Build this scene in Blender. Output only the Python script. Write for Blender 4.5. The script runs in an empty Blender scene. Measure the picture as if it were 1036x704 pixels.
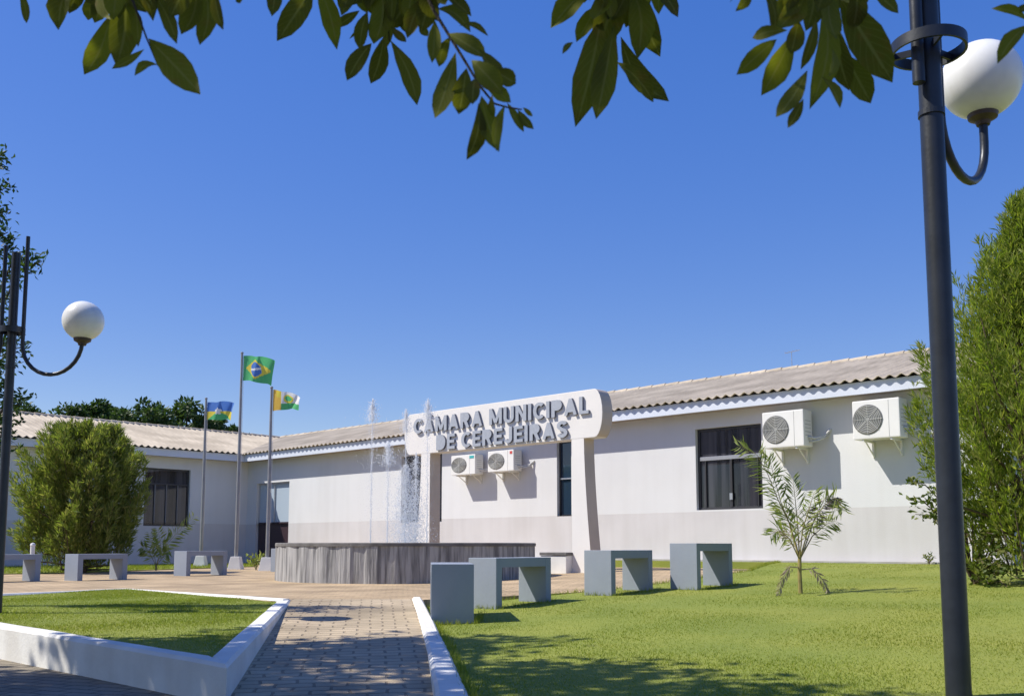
import bpy, bmesh, math, random
import numpy as np
from mathutils import Vector, Matrix
from mathutils.geometry import delaunay_2d_cdt
R = math.radians
random.seed(7)
rng = np.random.default_rng(11)
SC = bpy.context.scene
COL = SC.collection

# ------------------------------------------------------------------ camera, sky, sun, exposure
EYE, PITCH, F, V0 = 0.76, R(6.0), 980.0, 449.0
cd = bpy.data.cameras.new("camera"); cam = bpy.data.objects.new("camera", cd); COL.objects.link(cam)
cam.location = (0, 0, EYE); cam.rotation_euler = (math.pi/2 + PITCH, 0, 0)
cd.sensor_width = 36; cd.lens = F/1036*36; cd.shift_y = (V0-352)/1036
cd.clip_start = 0.05; cd.clip_end = 5000
cd.dof.use_dof = True; cd.dof.focus_distance = 14.0; cd.dof.aperture_fstop = 8.0
SC.camera = cam
SUN_EL = R(50); S_AZ = Vector((-0.998, -0.04, 0)).normalized()
S = Vector((S_AZ.x*math.cos(SUN_EL), S_AZ.y*math.cos(SUN_EL), math.sin(SUN_EL)))
W = bpy.data.worlds.new("World"); SC.world = W; W.use_nodes = True
nt = W.node_tree; bg = nt.nodes["Background"]
sky = nt.nodes.new("ShaderNodeTexSky"); sky.sky_type = 'NISHITA'; sky.sun_disc = False
sky.sun_elevation = SUN_EL; sky.sun_rotation = math.atan2(S_AZ.x, S_AZ.y)
sky.air_density = 1.0; sky.dust_density = 0.3; sky.ozone_density = 4.0
hsv = nt.nodes.new("ShaderNodeHueSaturation"); hsv.inputs["Hue"].default_value = .53; hsv.inputs["Saturation"].default_value = 2.12; hsv.inputs["Value"].default_value = 2.05
gm = nt.nodes.new("ShaderNodeGamma"); gm.inputs[1].default_value = .45
nt.links.new(sky.outputs[0], gm.inputs[0]); nt.links.new(gm.outputs[0], hsv.inputs["Color"]); nt.links.new(hsv.outputs[0], bg.inputs[0]); bg.inputs[1].default_value = 0.125
sl = bpy.data.lights.new("sun", 'SUN'); sl.energy = 4.2; sl.angle = R(0.5); sl.color = (1, .95, .86)
so = bpy.data.objects.new("sun", sl); COL.objects.link(so)
so.rotation_euler = (-S).to_track_quat('-Z', 'Y').to_euler(); so.location = S*50
vs = SC.view_settings; vs.view_transform = 'Standard'; vs.look = 'None'; vs.exposure = 0.5; vs.gamma = 1; vs.use_curve_mapping = False
SC.render.engine = 'CYCLES'
SC.cycles.max_bounces = 8; SC.cycles.transparent_max_bounces = 8
SC.cycles.use_denoising = True

# ------------------------------------------------------------------ measuring helpers: the photograph's sight lines meet real planes
CP, SP = math.cos(PITCH), math.sin(PITCH)
def ray(u, v):
    xc, yc = (u-518)/F, -(v-V0)/F
    return Vector((xc, CP - yc*SP, SP + yc*CP))
def at_y(u, v, Y):
    d = ray(u, v); return Vector((0, 0, EYE)) + d*(Y/d.y)
def at_z(u, v, z):
    d = ray(u, v); return Vector((0, 0, EYE)) + d*((z-EYE)/d.z)
def at_ground(u, v, g):
    z = .2
    for _ in range(30):
        p = at_z(u, v, z); z = .5*z + .5*g(p.x, p.y)
    p = at_z(u, v, z); return Vector((p.x, p.y, g(p.x, p.y)))

# ------------------------------------------------------------------ object helpers
def tag(o, label=None, cat=None, group=None, kind=None):
    if label: o["label"] = label
    if cat: o["category"] = cat
    if group: o["group"] = group
    if kind: o["kind"] = kind
    return o
def thing(name, label, cat, loc=(0, 0, 0), rz=0, group=None):
    o = bpy.data.objects.new(name, None); COL.objects.link(o); o.empty_display_size = .2
    o.location = loc; o.rotation_euler = (0, 0, rz)
    return tag(o, label, cat, group)
def wm(o):
    m = Matrix.LocRotScale(o.location, o.rotation_euler, o.scale)
    return wm(o.parent) @ m if o.parent else m
def copy_tree(o, parent=None):
    c = o.copy(); COL.objects.link(c); c.parent = parent
    for ch in list(o.children): copy_tree(ch, c)
    return c

class MB:
    """collects faces, builds ONE mesh"""
    def __init__(s): s.v = []; s.f = []; s.m = []; s.mi = 0
    def add(s, vs, fs):
        n = len(s.v); s.v += [tuple(p) for p in vs]; s.f += [tuple(i+n for i in f) for f in fs]; s.m += [s.mi]*len(fs)
        return s
    def hexa(s, p):     # 8 points: bottom 4 ccw, top 4 ccw
        return s.add(p, [(3,2,1,0),(4,5,6,7),(0,1,5,4),(1,2,6,5),(2,3,7,6),(3,0,4,7)])
    def box(s, c, d, ax=None, ay=None):
        c = Vector(c); ax = Vector(ax) if ax else Vector((1,0,0)); ay = Vector(ay) if ay else Vector((0,1,0)); az = ax.cross(ay)
        x, y, z = ax*d[0]/2, ay*d[1]/2, az*d[2]/2
        return s.hexa([c-x-y-z, c+x-y-z, c+x+y-z, c-x+y-z, c-x-y+z, c+x-y+z, c+x+y+z, c-x+y+z])
    def tube(s, pts, rad, n=10, cap=True):
        pts = [Vector(p) for p in pts]; k = len(pts)
        rad = [rad]*k if not hasattr(rad, '__len__') else rad
        ref = None; vs = []; fs = []
        for i, p in enumerate(pts):
            t = (pts[min(i+1, k-1)] - pts[max(i-1, 0)]).normalized()
            if ref is None:
                ref = t.orthogonal().normalized()
            ref = (ref - t*ref.dot(t)).normalized(); b = t.cross(ref)
            for j in range(n):
                a = 2*math.pi*j/n; vs.append(p + (ref*math.cos(a) + b*math.sin(a))*rad[i])
        for i in range(k-1):
            for j in range(n):
                fs.append((i*n+j, i*n+(j+1) % n, (i+1)*n+(j+1) % n, (i+1)*n+j))
        if cap: fs += [tuple(reversed(range(n))), tuple((k-1)*n+j for j in range(n))]
        return s.add(vs, fs)
    def lathe(s, prof, c=(0,0,0), n=40, closed=False):
        c = Vector(c); vs = []; fs = []; k = len(prof)
        for r, z in prof:
            for j in range(n):
                a = 2*math.pi*j/n; vs.append(c + Vector((r*math.cos(a), r*math.sin(a), z)))
        for i in range(k if closed else k-1):
            i2 = (i+1) % k
            for j in range(n):
                fs.append((i*n+j, i*n+(j+1) % n, i2*n+(j+1) % n, i2*n+j))
        return s.add(vs, fs)
    def prism(s, poly, e, o, ax, ay):   # 2d polygon on (ax, ay) at o, extruded by vector e
        o = Vector(o); ax = Vector(ax); ay = Vector(ay); e = Vector(e); n = len(poly)
        a = [o + ax*x + ay*y for x, y in poly]; b = [p+e for p in a]
        fs = [tuple(range(n)), tuple(reversed(range(n, 2*n)))] + [(i, i+n, (i+1) % n + n, (i+1) % n) for i in range(n)]
        return s.add(a+b, fs)
    def build(s, name, mat, parent=None, smooth=False, bevel=0, world=False, seg=2):
        me = bpy.data.meshes.new(name); me.from_pydata(s.v, [], s.f)
        mats = mat if isinstance(mat, (list, tuple)) else [mat]
        for m in mats: me.materials.append(m)
        if len(mats) > 1: me.polygons.foreach_set('material_index', s.m)
        bm = bmesh.new(); bm.from_mesh(me)
        if len(me.polygons) < 20000: bmesh.ops.recalc_face_normals(bm, faces=bm.faces)
        if bevel: bmesh.ops.bevel(bm, geom=bm.edges[:], offset=bevel, segments=seg, profile=.7, affect='EDGES', clamp_overlap=True)
        bm.to_mesh(me); bm.free()
        if world and parent: me.transform(wm(parent).inverted())
        if smooth:
            me.polygons.foreach_set('use_smooth', [True]*len(me.polygons))
            me.set_sharp_from_angle(angle=R(40))
        o = bpy.data.objects.new(name, me); COL.objects.link(o)
        if parent: o.parent = parent
        return o

def np_mesh(name, V, tri, mat, parent=None, world=False, quads=False, mi=None):
    me = bpy.data.meshes.new(name); k = 4 if quads else 3
    V = np.asarray(V, np.float32); tri = np.asarray(tri, np.int32)
    me.vertices.add(len(V)); me.vertices.foreach_set('co', V.ravel())
    me.loops.add(tri.size); me.loops.foreach_set('vertex_index', tri.ravel())
    me.polygons.add(len(tri)); me.polygons.foreach_set('loop_start', np.arange(0, tri.size, k, dtype=np.int32))
    for m in (mat if isinstance(mat, (list, tuple)) else [mat]): me.materials.append(m)
    if mi is not None: me.polygons.foreach_set('material_index', np.asarray(mi, np.int32))
    me.update(calc_edges=True)
    if world and parent: me.transform(wm(parent).inverted())
    o = bpy.data.objects.new(name, me); COL.objects.link(o)
    if parent: o.parent = parent
    return o

# ------------------------------------------------------------------ materials
def mat(name, col, rough=.6, noise=0, scale=5, col2=None, bump=0, bscale=None, metal=0, spec=.4, stretch=None, detail=5, lo=.35, hi=.65):
    m = bpy.data.materials.new(name); m.use_nodes = True; t = m.node_tree; p = t.nodes["Principled BSDF"]
    p.inputs["Base Color"].default_value = (*col, 1); p.inputs["Roughness"].default_value = rough
    p.inputs["Metallic"].default_value = metal; p.inputs["Specular IOR Level"].default_value = spec
    tc = t.nodes.new("ShaderNodeTexCoord"); mp = t.nodes.new("ShaderNodeMapping"); t.links.new(tc.outputs["Object"], mp.inputs[0])
    if stretch: mp.inputs["Scale"].default_value = stretch
    if noise or col2:
        n = t.nodes.new("ShaderNodeTexNoise"); n.inputs["Scale"].default_value = scale; n.inputs["Detail"].default_value = detail
        t.links.new(mp.outputs[0], n.inputs["Vector"])
        r = t.nodes.new("ShaderNodeValToRGB"); c2 = col2 or tuple(c*(1-noise) for c in col)
        r.color_ramp.elements[0].position = lo; r.color_ramp.elements[1].position = hi
        r.color_ramp.elements[0].color = (*c2, 1); r.color_ramp.elements[1].color = (*col, 1)
        t.links.new(n.outputs["Fac"], r.inputs[0]); t.links.new(r.outputs[0], p.inputs["Base Color"])
    if bump:
        n2 = t.nodes.new("ShaderNodeTexNoise"); n2.inputs["Scale"].default_value = bscale or scale*4; n2.inputs["Detail"].default_value = 6
        t.links.new(mp.outputs[0], n2.inputs["Vector"])
        b = t.nodes.new("ShaderNodeBump"); b.inputs["Strength"].default_value = bump; b.inputs["Distance"].default_value = .02
        t.links.new(n2.outputs["Fac"], b.inputs["Height"]); t.links.new(b.outputs[0], p.inputs["Normal"])
    return m
def leafmat(name, cols, trans=.35, scale=1.5, rough=.5, spec=.3, tint=(1.1, 1.25, .5)):
    m = bpy.data.materials.new(name); m.use_nodes = True; t = m.node_tree; p = t.nodes["Principled BSDF"]; out = t.nodes["Material Output"]
    g = t.nodes.new("ShaderNodeNewGeometry"); r = t.nodes.new("ShaderNodeValToRGB")
    e = r.color_ramp.elements
    e[0].color = (*cols[0], 1); e[1].color = (*cols[-1], 1)
    for i, c in enumerate(cols[1:-1]):
        x = e.new((i+1)/(len(cols)-1)); x.color = (*c, 1)
    t.links.new(g.outputs["Random Per Island"], r.inputs[0])
    t.links.new(r.outputs[0], p.inputs["Base Color"]); p.inputs["Roughness"].default_value = rough; p.inputs["Specular IOR Level"].default_value = spec
    tr = t.nodes.new("ShaderNodeBsdfTranslucent"); mx = t.nodes.new("ShaderNodeMixShader"); mx.inputs[0].default_value = trans
    mul = t.nodes.new("ShaderNodeMix"); mul.data_type = 'RGBA'; mul.blend_type = 'MULTIPLY'; mul.inputs[0].default_value = 1
    t.links.new(r.outputs[0], mul.inputs[6]); mul.inputs[7].default_value = (*[min(2, c) for c in tint], 1)
    t.links.new(mul.outputs[2], tr.inputs[0])
    t.links.new(p.outputs[0], mx.inputs[1]); t.links.new(tr.outputs[0], mx.inputs[2]); t.links.new(mx.outputs[0], out.inputs[0])
    return m
def pavermat(name, c1, c2, mortar, rot, bw=.22, bh=.11):
    m = bpy.data.materials.new(name); m.use_nodes = True; t = m.node_tree; p = t.nodes["Principled BSDF"]; L = t.links.new
    tc = t.nodes.new("ShaderNodeTexCoord"); mp = t.nodes.new("ShaderNodeMapping"); mp.inputs["Rotation"].default_value = (0, 0, rot)
    L(tc.outputs["Object"], mp.inputs[0])
    wn = t.nodes.new("ShaderNodeTexNoise"); wn.inputs["Scale"].default_value = 6
    L(mp.outputs[0], wn.inputs["Vector"])
    wv = t.nodes.new("ShaderNodeVectorMath"); wv.operation = 'MULTIPLY_ADD'; wv.inputs[1].default_value = (.05, .05, 0)
    L(wn.outputs["Color"], wv.inputs[0]); L(mp.outputs[0], wv.inputs[2])
    b = t.nodes.new("ShaderNodeTexBrick"); b.inputs["Scale"].default_value = 1
    b.inputs["Brick Width"].default_value = bw; b.inputs["Row Height"].default_value = bh
    b.inputs["Mortar Size"].default_value = .009; b.inputs["Mortar Smooth"].default_value = .4; b.inputs["Bias"].default_value = -.1
    b.inputs["Color1"].default_value = (*c1, 1); b.inputs["Color2"].default_value = (*c2, 1); b.inputs["Mortar"].default_value = (*mortar, 1)
    L(wv.outputs[0], b.inputs["Vector"])
    n = t.nodes.new("ShaderNodeTexNoise"); n.inputs["Scale"].default_value = 1.7; n.inputs["Detail"].default_value = 8
    L(mp.outputs[0], n.inputs["Vector"])
    mr = t.nodes.new("ShaderNodeMapRange"); mr.inputs[1].default_value = .3; mr.inputs[2].default_value = .7; mr.inputs[3].default_value = .68; mr.inputs[4].default_value = 1.2
    L(n.outputs["Fac"], mr.inputs[0])
    mx = t.nodes.new("ShaderNodeMix"); mx.data_type = 'RGBA'; mx.blend_type = 'MULTIPLY'; mx.inputs[0].default_value = 1
    L(b.outputs["Color"], mx.inputs[6]); L(mr.outputs[0], mx.inputs[7]); L(mx.outputs[2], p.inputs["Base Color"])
    p.inputs["Roughness"].default_value = .85; p.inputs["Specular IOR Level"].default_value = .2
    n3 = t.nodes.new("ShaderNodeTexNoise"); n3.inputs["Scale"].default_value = 60; L(mp.outputs[0], n3.inputs["Vector"])
    sub = t.nodes.new("ShaderNodeMath"); sub.operation = 'MULTIPLY_ADD'; sub.inputs[1].default_value = -1.0
    L(b.outputs["Fac"], sub.inputs[0])
    ml = t.nodes.new("ShaderNodeMath"); ml.operation = 'MULTIPLY'; ml.inputs[1].default_value = .3; L(n3.outputs["Fac"], ml.inputs[0]); L(ml.outputs[0], sub.inputs[2])
    bp = t.nodes.new("ShaderNodeBump"); bp.inputs["Strength"].default_value = .8; bp.inputs["Distance"].default_value = .012
    L(sub.outputs[0], bp.inputs["Height"]); L(bp.outputs[0], p.inputs["Normal"])
    return m

M = {}
M['soil'] = mat('soil', (.16, .12, .07), .95, .4, 2, bump=.4)
M['lawn_soil'] = mat('lawn_soil', (.235, .27, .04), .9, 0, 1.1, col2=(.19, .23, .035), bump=.6, bscale=70)
M['paver'] = pavermat('paver', (.50, .37, .225), (.44, .33, .205), (.33, .25, .16), R(12), .2, .1)
M['paver_path'] = pavermat('paver_path', (.48, .385, .26), (.42, .34, .23), (.28, .225, .155), R(-8), .19, .105)
M['paver_road'] = pavermat('paver_road', (.27, .235, .18), (.23, .20, .16), (.14, .12, .095), R(20), .2, .1)
M['kerb'] = mat('kerb_paint', (.78, .77, .73), .75, 0, 3.5, col2=(.68, .66, .61), bump=.15, bscale=40)
M['wall'] = mat('wall_paint', (.69, .695, .70), .8, .05, .8, bump=.12, bscale=60)
def weather(m, amt=.10):
    """rain streaks and splash dirt in the paint"""
    t = m.node_tree; p = t.nodes["Principled BSDF"]; L = t.links.new; src = p.inputs["Base Color"].links[0].from_socket
    tc = t.nodes.new("ShaderNodeTexCoord"); mp = t.nodes.new("ShaderNodeMapping"); mp.inputs["Scale"].default_value = (1, 1, .09); L(tc.outputs["Object"], mp.inputs[0])
    n = t.nodes.new("ShaderNodeTexNoise"); n.inputs["Scale"].default_value = 5; n.inputs["Detail"].default_value = 7; L(mp.outputs[0], n.inputs["Vector"])
    n2 = t.nodes.new("ShaderNodeTexNoise"); n2.inputs["Scale"].default_value = .55; n2.inputs["Detail"].default_value = 4; L(tc.outputs["Object"], n2.inputs["Vector"])
    mul = t.nodes.new("ShaderNodeMath"); mul.operation = 'MULTIPLY'; L(n.outputs["Fac"], mul.inputs[0]); L(n2.outputs["Fac"], mul.inputs[1])
    r = t.nodes.new("ShaderNodeMapRange"); r.inputs[1].default_value = .2; r.inputs[2].default_value = .38; r.inputs[3].default_value = 0; r.inputs[4].default_value = amt; L(mul.outputs[0], r.inputs[0])
    mx = t.nodes.new("ShaderNodeMix"); mx.data_type = 'RGBA'; mx.inputs[7].default_value = (.33, .29, .25, 1); L(r.outputs[0], mx.inputs[0]); L(src, mx.inputs[6]); L(mx.outputs[2], p.inputs["Base Color"])
weather(M['wall'], .07)
M['plinth'] = mat('plinth_paint', (.615, .60, .60), .8, .07, 1.2, bump=.12, bscale=60)
weather(M['plinth'], .14)
M['roof'] = mat('roof_tile', (.54, .465, .36), .9, 0, 1.3, col2=(.37, .315, .24), bump=.3, bscale=25, stretch=(1, 1, 1))
M['fascia'] = mat('fascia_paint', (.66, .70, .78), .6, .06, 2)
M['soffit'] = mat('soffit_wood', (.42, .36, .32), .8, .2, 4)
M['frame'] = mat('window_frame_metal', (.05, .05, .055), .4, metal=.2)
M['alu'] = mat('aluminium', (.55, .56, .58), .35, metal=.8)
M['glass'] = mat('dark_glass', (.012, .014, .02), .04, spec=.6)
def curtains(m):
    t = m.node_tree; p = t.nodes["Principled BSDF"]; tc = t.nodes.new("ShaderNodeTexCoord"); mp = t.nodes.new("ShaderNodeMapping"); mp.inputs["Scale"].default_value = (9, 9, .25)
    n = t.nodes.new("ShaderNodeTexNoise"); n.inputs["Scale"].default_value = 1.0; n.inputs["Detail"].default_value = 3; r = t.nodes.new("ShaderNodeValToRGB")
    r.color_ramp.elements[0].position = .42; r.color_ramp.elements[1].position = .68; r.color_ramp.elements[0].color = (.010, .011, .016, 1); r.color_ramp.elements[1].color = (.055, .055, .068, 1)
    t.links.new(tc.outputs["Object"], mp.inputs[0]); t.links.new(mp.outputs[0], n.inputs["Vector"]); t.links.new(n.outputs["Fac"], r.inputs[0]); t.links.new(r.outputs[0], p.inputs["Base Color"])
curtains(M['glass'])
M['glass_blue'] = mat('blue_glass', (.02, .04, .07), .03, spec=.8)
M['glass_pale'] = mat('pale_glass', (.42, .50, .58), .15, spec=.6)  # upper door pane, one even pale blue
M['maroon'] = mat('door_panel_paint', (.05, .03, .035), .35)
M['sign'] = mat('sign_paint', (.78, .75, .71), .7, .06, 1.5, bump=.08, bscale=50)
M['sign_side_bounce'] = mat('sign_side_bounce_tint', (.56, .47, .39), .7, .1, 2)  # warm ground bounce on the sign's shaded ends, put into the colour
M['letter'] = mat('letter_metal', (.40, .425, .47), .45, .1, 20)
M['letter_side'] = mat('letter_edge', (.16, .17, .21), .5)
M['concrete'] = mat('fountain_concrete', (.40, .392, .38), .9, 0, 2.2, col2=(.15, .148, .148), bump=.6, bscale=6, stretch=(9, 9, .7), detail=10, lo=.34, hi=.60)
M['rim'] = mat('rim_concrete', (.2, .19, .18), .9, .4, 5, bump=.4, bscale=20)
M['water'] = mat('pool_water', (.02, .05, .06), .03, spec=.6)
M['bench'] = mat('bench_paint', (.295, .33, .39), .7, .15, 1.6, bump=.08, bscale=25)
weather(M['bench'], .22); weather(M['kerb'], .14)
M['ac_white'] = mat('ac_casing', (.80, .79, .75), .45, .05, 3)
M['ac_grille'] = mat('ac_grille', (.5, .5, .47), .5)
M['ac_dark'] = mat('ac_inside', (.2, .2, .19), .6)
M['ac_badge'] = mat('ac_sticker', (.05, .42, .42), .5)
M['ac_badge_red'] = mat('ac_sticker_red', (.6, .08, .07), .5)
M['pipe'] = mat('pipe_wrap', (.62, .62, .6), .7, .2, 12)
M['lamp_metal'] = mat('lamp_metal', (.035, .04, .05), .38, .25, 9, metal=.3, spec=.5, bump=.05)
M['lamp_rust'] = mat('lamp_holder', (.10, .075, .06), .5, .3, 20, metal=.4)
M['pole'] = mat('flagpole_paint', (.33, .33, .34), .5, .2, 3, metal=.3)
M['white'] = mat('white_paint', (.76, .75, .72), .7, .1, 4)
M['apron'] = mat('apron_concrete', (.45, .43, .40), .9, .25, 3, bump=.3)
M['bark'] = mat('bark', (.16, .115, .075), .95, .45, 8, bump=.8, stretch=(4, 4, .8))
M['bark_dark'] = mat('bark_dark', (.07, .055, .04), .95, .4, 8, bump=.8, stretch=(4, 4, .8))
M['thuja'] = leafmat('thuja_leaf', [(.14, .20, .03), (.22, .28, .045), (.29, .34, .06), (.37, .36, .10)], .55)
M['thuja_warm'] = leafmat('thuja_warm_leaf', [(.12, .165, .035), (.19, .235, .055), (.26, .29, .08), (.34, .31, .13)], .5)
M['shrub'] = leafmat('shrub_leaf', [(.06, .10, .02), (.13, .17, .035), (.22, .22, .07)], .35)
M['far_leaf'] = leafmat('far_leaf', [(.035, .065, .022), (.055, .10, .03), (.09, .14, .04)], .3)
M['dark_leaf'] = leafmat('dark_leaf', [(.02, .05, .018), (.04, .085, .025), (.07, .12, .03)], .3)
M['over_leaf'] = leafmat('overhang_leaf', [(.09, .095, .014), (.125, .135, .018), (.18, .20, .022)], .5, rough=.6, spec=.2, tint=(1.15, 1.2, .4))
def veins(m):
    t = m.node_tree; L = t.links.new; p = t.nodes["Principled BSDF"]; src = p.inputs["Base Color"].links[0].from_socket
    a = t.nodes.new("ShaderNodeAttribute"); a.attribute_name = 'across'; b = t.nodes.new("ShaderNodeAttribute"); b.attribute_name = 'along'
    r = t.nodes.new("ShaderNodeMapRange"); r.inputs[1].default_value = .05; r.inputs[2].default_value = .13; r.inputs[3].default_value = .6; r.inputs[4].default_value = 0; L(a.outputs["Fac"], r.inputs[0])
    ph = t.nodes.new("ShaderNodeMath"); ph.operation = 'MULTIPLY_ADD'; ph.inputs[1].default_value = 62; L(b.outputs["Fac"], ph.inputs[0])
    sl_ = t.nodes.new("ShaderNodeMath"); sl_.operation = 'MULTIPLY'; sl_.inputs[1].default_value = -16; L(a.outputs["Fac"], sl_.inputs[0]); L(sl_.outputs[0], ph.inputs[2])
    sn = t.nodes.new("ShaderNodeMath"); sn.operation = 'SINE'; L(ph.outputs[0], sn.inputs[0])
    r2 = t.nodes.new("ShaderNodeMapRange"); r2.inputs[1].default_value = .8; r2.inputs[2].default_value = 1; r2.inputs[3].default_value = 0; r2.inputs[4].default_value = .3; L(sn.outputs[0], r2.inputs[0])
    mxx = t.nodes.new("ShaderNodeMath"); mxx.operation = 'MAXIMUM'; L(r.outputs[0], mxx.inputs[0]); L(r2.outputs[0], mxx.inputs[1])
    g = t.nodes.new("ShaderNodeTexCoord"); n = t.nodes.new("ShaderNodeTexNoise"); n.inputs["Scale"].default_value = 22; n.inputs["Detail"].default_value = 4; L(g.outputs["Object"], n.inputs["Vector"])
    rb = t.nodes.new("ShaderNodeMapRange"); rb.inputs[1].default_value = .58; rb.inputs[2].default_value = .72; rb.inputs[3].default_value = 0; rb.inputs[4].default_value = .55; L(n.outputs["Fac"], rb.inputs[0])
    m1 = t.nodes.new("ShaderNodeMix"); m1.data_type = 'RGBA'; m1.inputs[7].default_value = (.17, .11, .025, 1); L(rb.outputs[0], m1.inputs[0]); L(src, m1.inputs[6])
    m2 = t.nodes.new("ShaderNodeMix"); m2.data_type = 'RGBA'; m2.inputs[7].default_value = (.24, .24, .09, 1); L(mxx.outputs[0], m2.inputs[0]); L(m1.outputs[2], m2.inputs[6])
    L(m2.outputs[2], p.inputs["Base Color"])
    for l in list(t.links):
        if l.to_node.type == 'MIX' and l.to_node.blend_type == 'MULTIPLY' and l.from_socket == src: L(m2.outputs[2], l.to_socket)
veins(M['over_leaf'])
M['palm'] = leafmat('palm_leaf', [(.20, .25, .06), (.29, .33, .10), (.40, .40, .17)], .45)
M['palm_dry'] = leafmat('palm_dry_leaf', [(.32, .25, .16), (.40, .34, .25), (.28, .22, .17)], .3, tint=(1, .9, .7))
M['palm_grey'] = leafmat('palm_grey_leaf', [(.22, .17, .16), (.3, .25, .24)], .3, tint=(1, .9, .8))
M['palm_stem'] = mat('palm_stem', (.32, .26, .09), .7, .3, 12)
M['grass'] = leafmat('grass_blade', [(.20, .26, .028), (.235, .29, .03), (.27, .31, .036), (.33, .325, .06)], .4, tint=(1.05, 1.15, .5))
def patches(m, socket_color_node_input, dry, amt, sc=.55):
    """drier yellow patches of turf"""
    t = m.node_tree; L = t.links.new
    g = t.nodes.new("ShaderNodeNewGeometry"); n = t.nodes.new("ShaderNodeTexNoise"); n.inputs["Scale"].default_value = sc; n.inputs["Detail"].default_value = 6; n.inputs["Roughness"].default_value = .62; L(g.outputs["Position"], n.inputs["Vector"])
    r = t.nodes.new("ShaderNodeMapRange"); r.inputs[1].default_value = .45; r.inputs[2].default_value = .68; r.inputs[3].default_value = 0; r.inputs[4].default_value = amt; L(n.outputs["Fac"], r.inputs[0])
    for inp in socket_color_node_input:
        src = inp.links[0].from_socket; mx = t.nodes.new("ShaderNodeMix"); mx.data_type = 'RGBA'; mx.inputs[7].default_value = (*dry, 1)
        L(r.outputs[0], mx.inputs[0]); L(src, mx.inputs[6]); L(mx.outputs[2], inp)
_g = M['grass'].node_tree.nodes
patches(M['grass'], [_g["Principled BSDF"].inputs["Base Color"]], (.34, .32, .065), .35)
patches(M['lawn_soil'], [M['lawn_soil'].node_tree.nodes["Principled BSDF"].inputs["Base Color"]], (.31, .29, .06), .4)
def watermat():
    m = bpy.data.materials.new('spray_water'); m.use_nodes = True; t = m.node_tree; p = t.nodes["Principled BSDF"]; out = t.nodes["Material Output"]
    p.inputs["Base Color"].default_value = (.88, .91, .95, 1); p.inputs["Roughness"].default_value = .15
    tl = t.nodes.new("ShaderNodeBsdfTranslucent"); tl.inputs[0].default_value = (.95, .97, 1, 1); m2 = t.nodes.new("ShaderNodeMixShader"); m2.inputs[0].default_value = .5
    t.links.new(p.outputs[0], m2.inputs[1]); t.links.new(tl.outputs[0], m2.inputs[2])
    tr = t.nodes.new("ShaderNodeBsdfTransparent"); mx = t.nodes.new("ShaderNodeMixShader"); mx.inputs[0].default_value = .5
    t.links.new(m2.outputs[0], mx.inputs[2]); t.links.new(tr.outputs[0], mx.inputs[1]); t.links.new(mx.outputs[0], out.inputs[0])
    return m
M['spray'] = watermat()
def globemat():
    m = mat('globe_opal', (.84, .84, .82), .28, .12, 7, spec=.4, stretch=(1, 1, .35)); p = m.node_tree.nodes["Principled BSDF"]
    p.inputs["Subsurface Weight"].default_value = .6; p.inputs["Subsurface Radius"].default_value = (.1, .1, .1); p.inputs["Subsurface Scale"].default_value = .3
    return m
M['globe'] = globemat()

# ------------------------------------------------------------------ ground heights (world z; eye at .76)
def sstep(a, b, x):
    t = min(1, max(0, (x-a)/(b-a))); return t*t*(3-2*t)
def z_left(x, y): return EYE - .58 + .012*(y-4.74)
def z_plaza(x, y): return EYE - .52 + .035*min(3.5, max(0, x+1.0))*sstep(9, 13, y)
def z_right(x, y):
    p = -.575 + .035*(x+.15) + .025*(y-8.95)
    k = .03; h = max(k-abs(p+.28), 0)/k
    return EYE + min(p, -.28) - h*h*k*.25
def z_path(x, y): return EYE - .76 + .24*min(1, max(0, (y-4.5)/4.8))
def z_strip(x, y): return EYE - .50

def inside(poly, x, y):
    c = False; n = len(poly); j = n-1
    for i in range(n):
        xi, yi = poly[i]; xj, yj = poly[j]
        if (yi > y) != (yj > y) and x < (xj-xi)*(y-yi)/(yj-yi)+xi: c = not c
        j = i
    return c
def sheet(name, poly, zf, m, step=.5, dz=0.0, skirt=None, kind='structure'):
    pts = []; edges = []
    n = len(poly)
    for i in range(n):
        a = Vector(poly[i]); b = Vector(poly[(i+1) % n]); k = max(1, int((b-a).length/step))
        for j in range(k): pts.append(a.lerp(b, j/k))
    nb = len(pts); edges = [(i, (i+1) % nb) for i in range(nb)]
    xs = [p[0] for p in poly]; ys = [p[1] for p in poly]
    bnd = np.array([p[:] for p in pts])
    x = min(xs)+step/2
    while x < max(xs):
        y = min(ys)+step/2
        while y < max(ys):
            px, py = x+random.uniform(-.1, .1)*step, y+random.uniform(-.1, .1)*step
            if inside(poly, px, py) and np.min(np.hypot(bnd[:, 0]-px, bnd[:, 1]-py)) > step*.4: pts.append(Vector((px, py)))
            y += step
        x += step
    r = delaunay_2d_cdt(pts, edges, [], 1, 1e-5)
    mb = MB(); mb.add([(p[0], p[1], zf(p[0], p[1])+dz) for p in r[0]], r[2])
    if skirt is not None:
        m0 = len(mb.v)
        for i in range(nb): p = pts[i]; mb.v += [(p[0], p[1], zf(p[0], p[1])+dz), (p[0], p[1], zf(p[0], p[1])-skirt)]
        for i in range(nb):
            a, b = m0+2*i, m0+2*((i+1) % nb); mb.f.append((a, b, b+1, a+1)); mb.m.append(0)
    o = mb.build(name, m); o["kind"] = kind
    me = o.data
    if len(me.polygons) and sum(p.normal.z for p in me.polygons) < 0: me.flip_normals()
    return o

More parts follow.
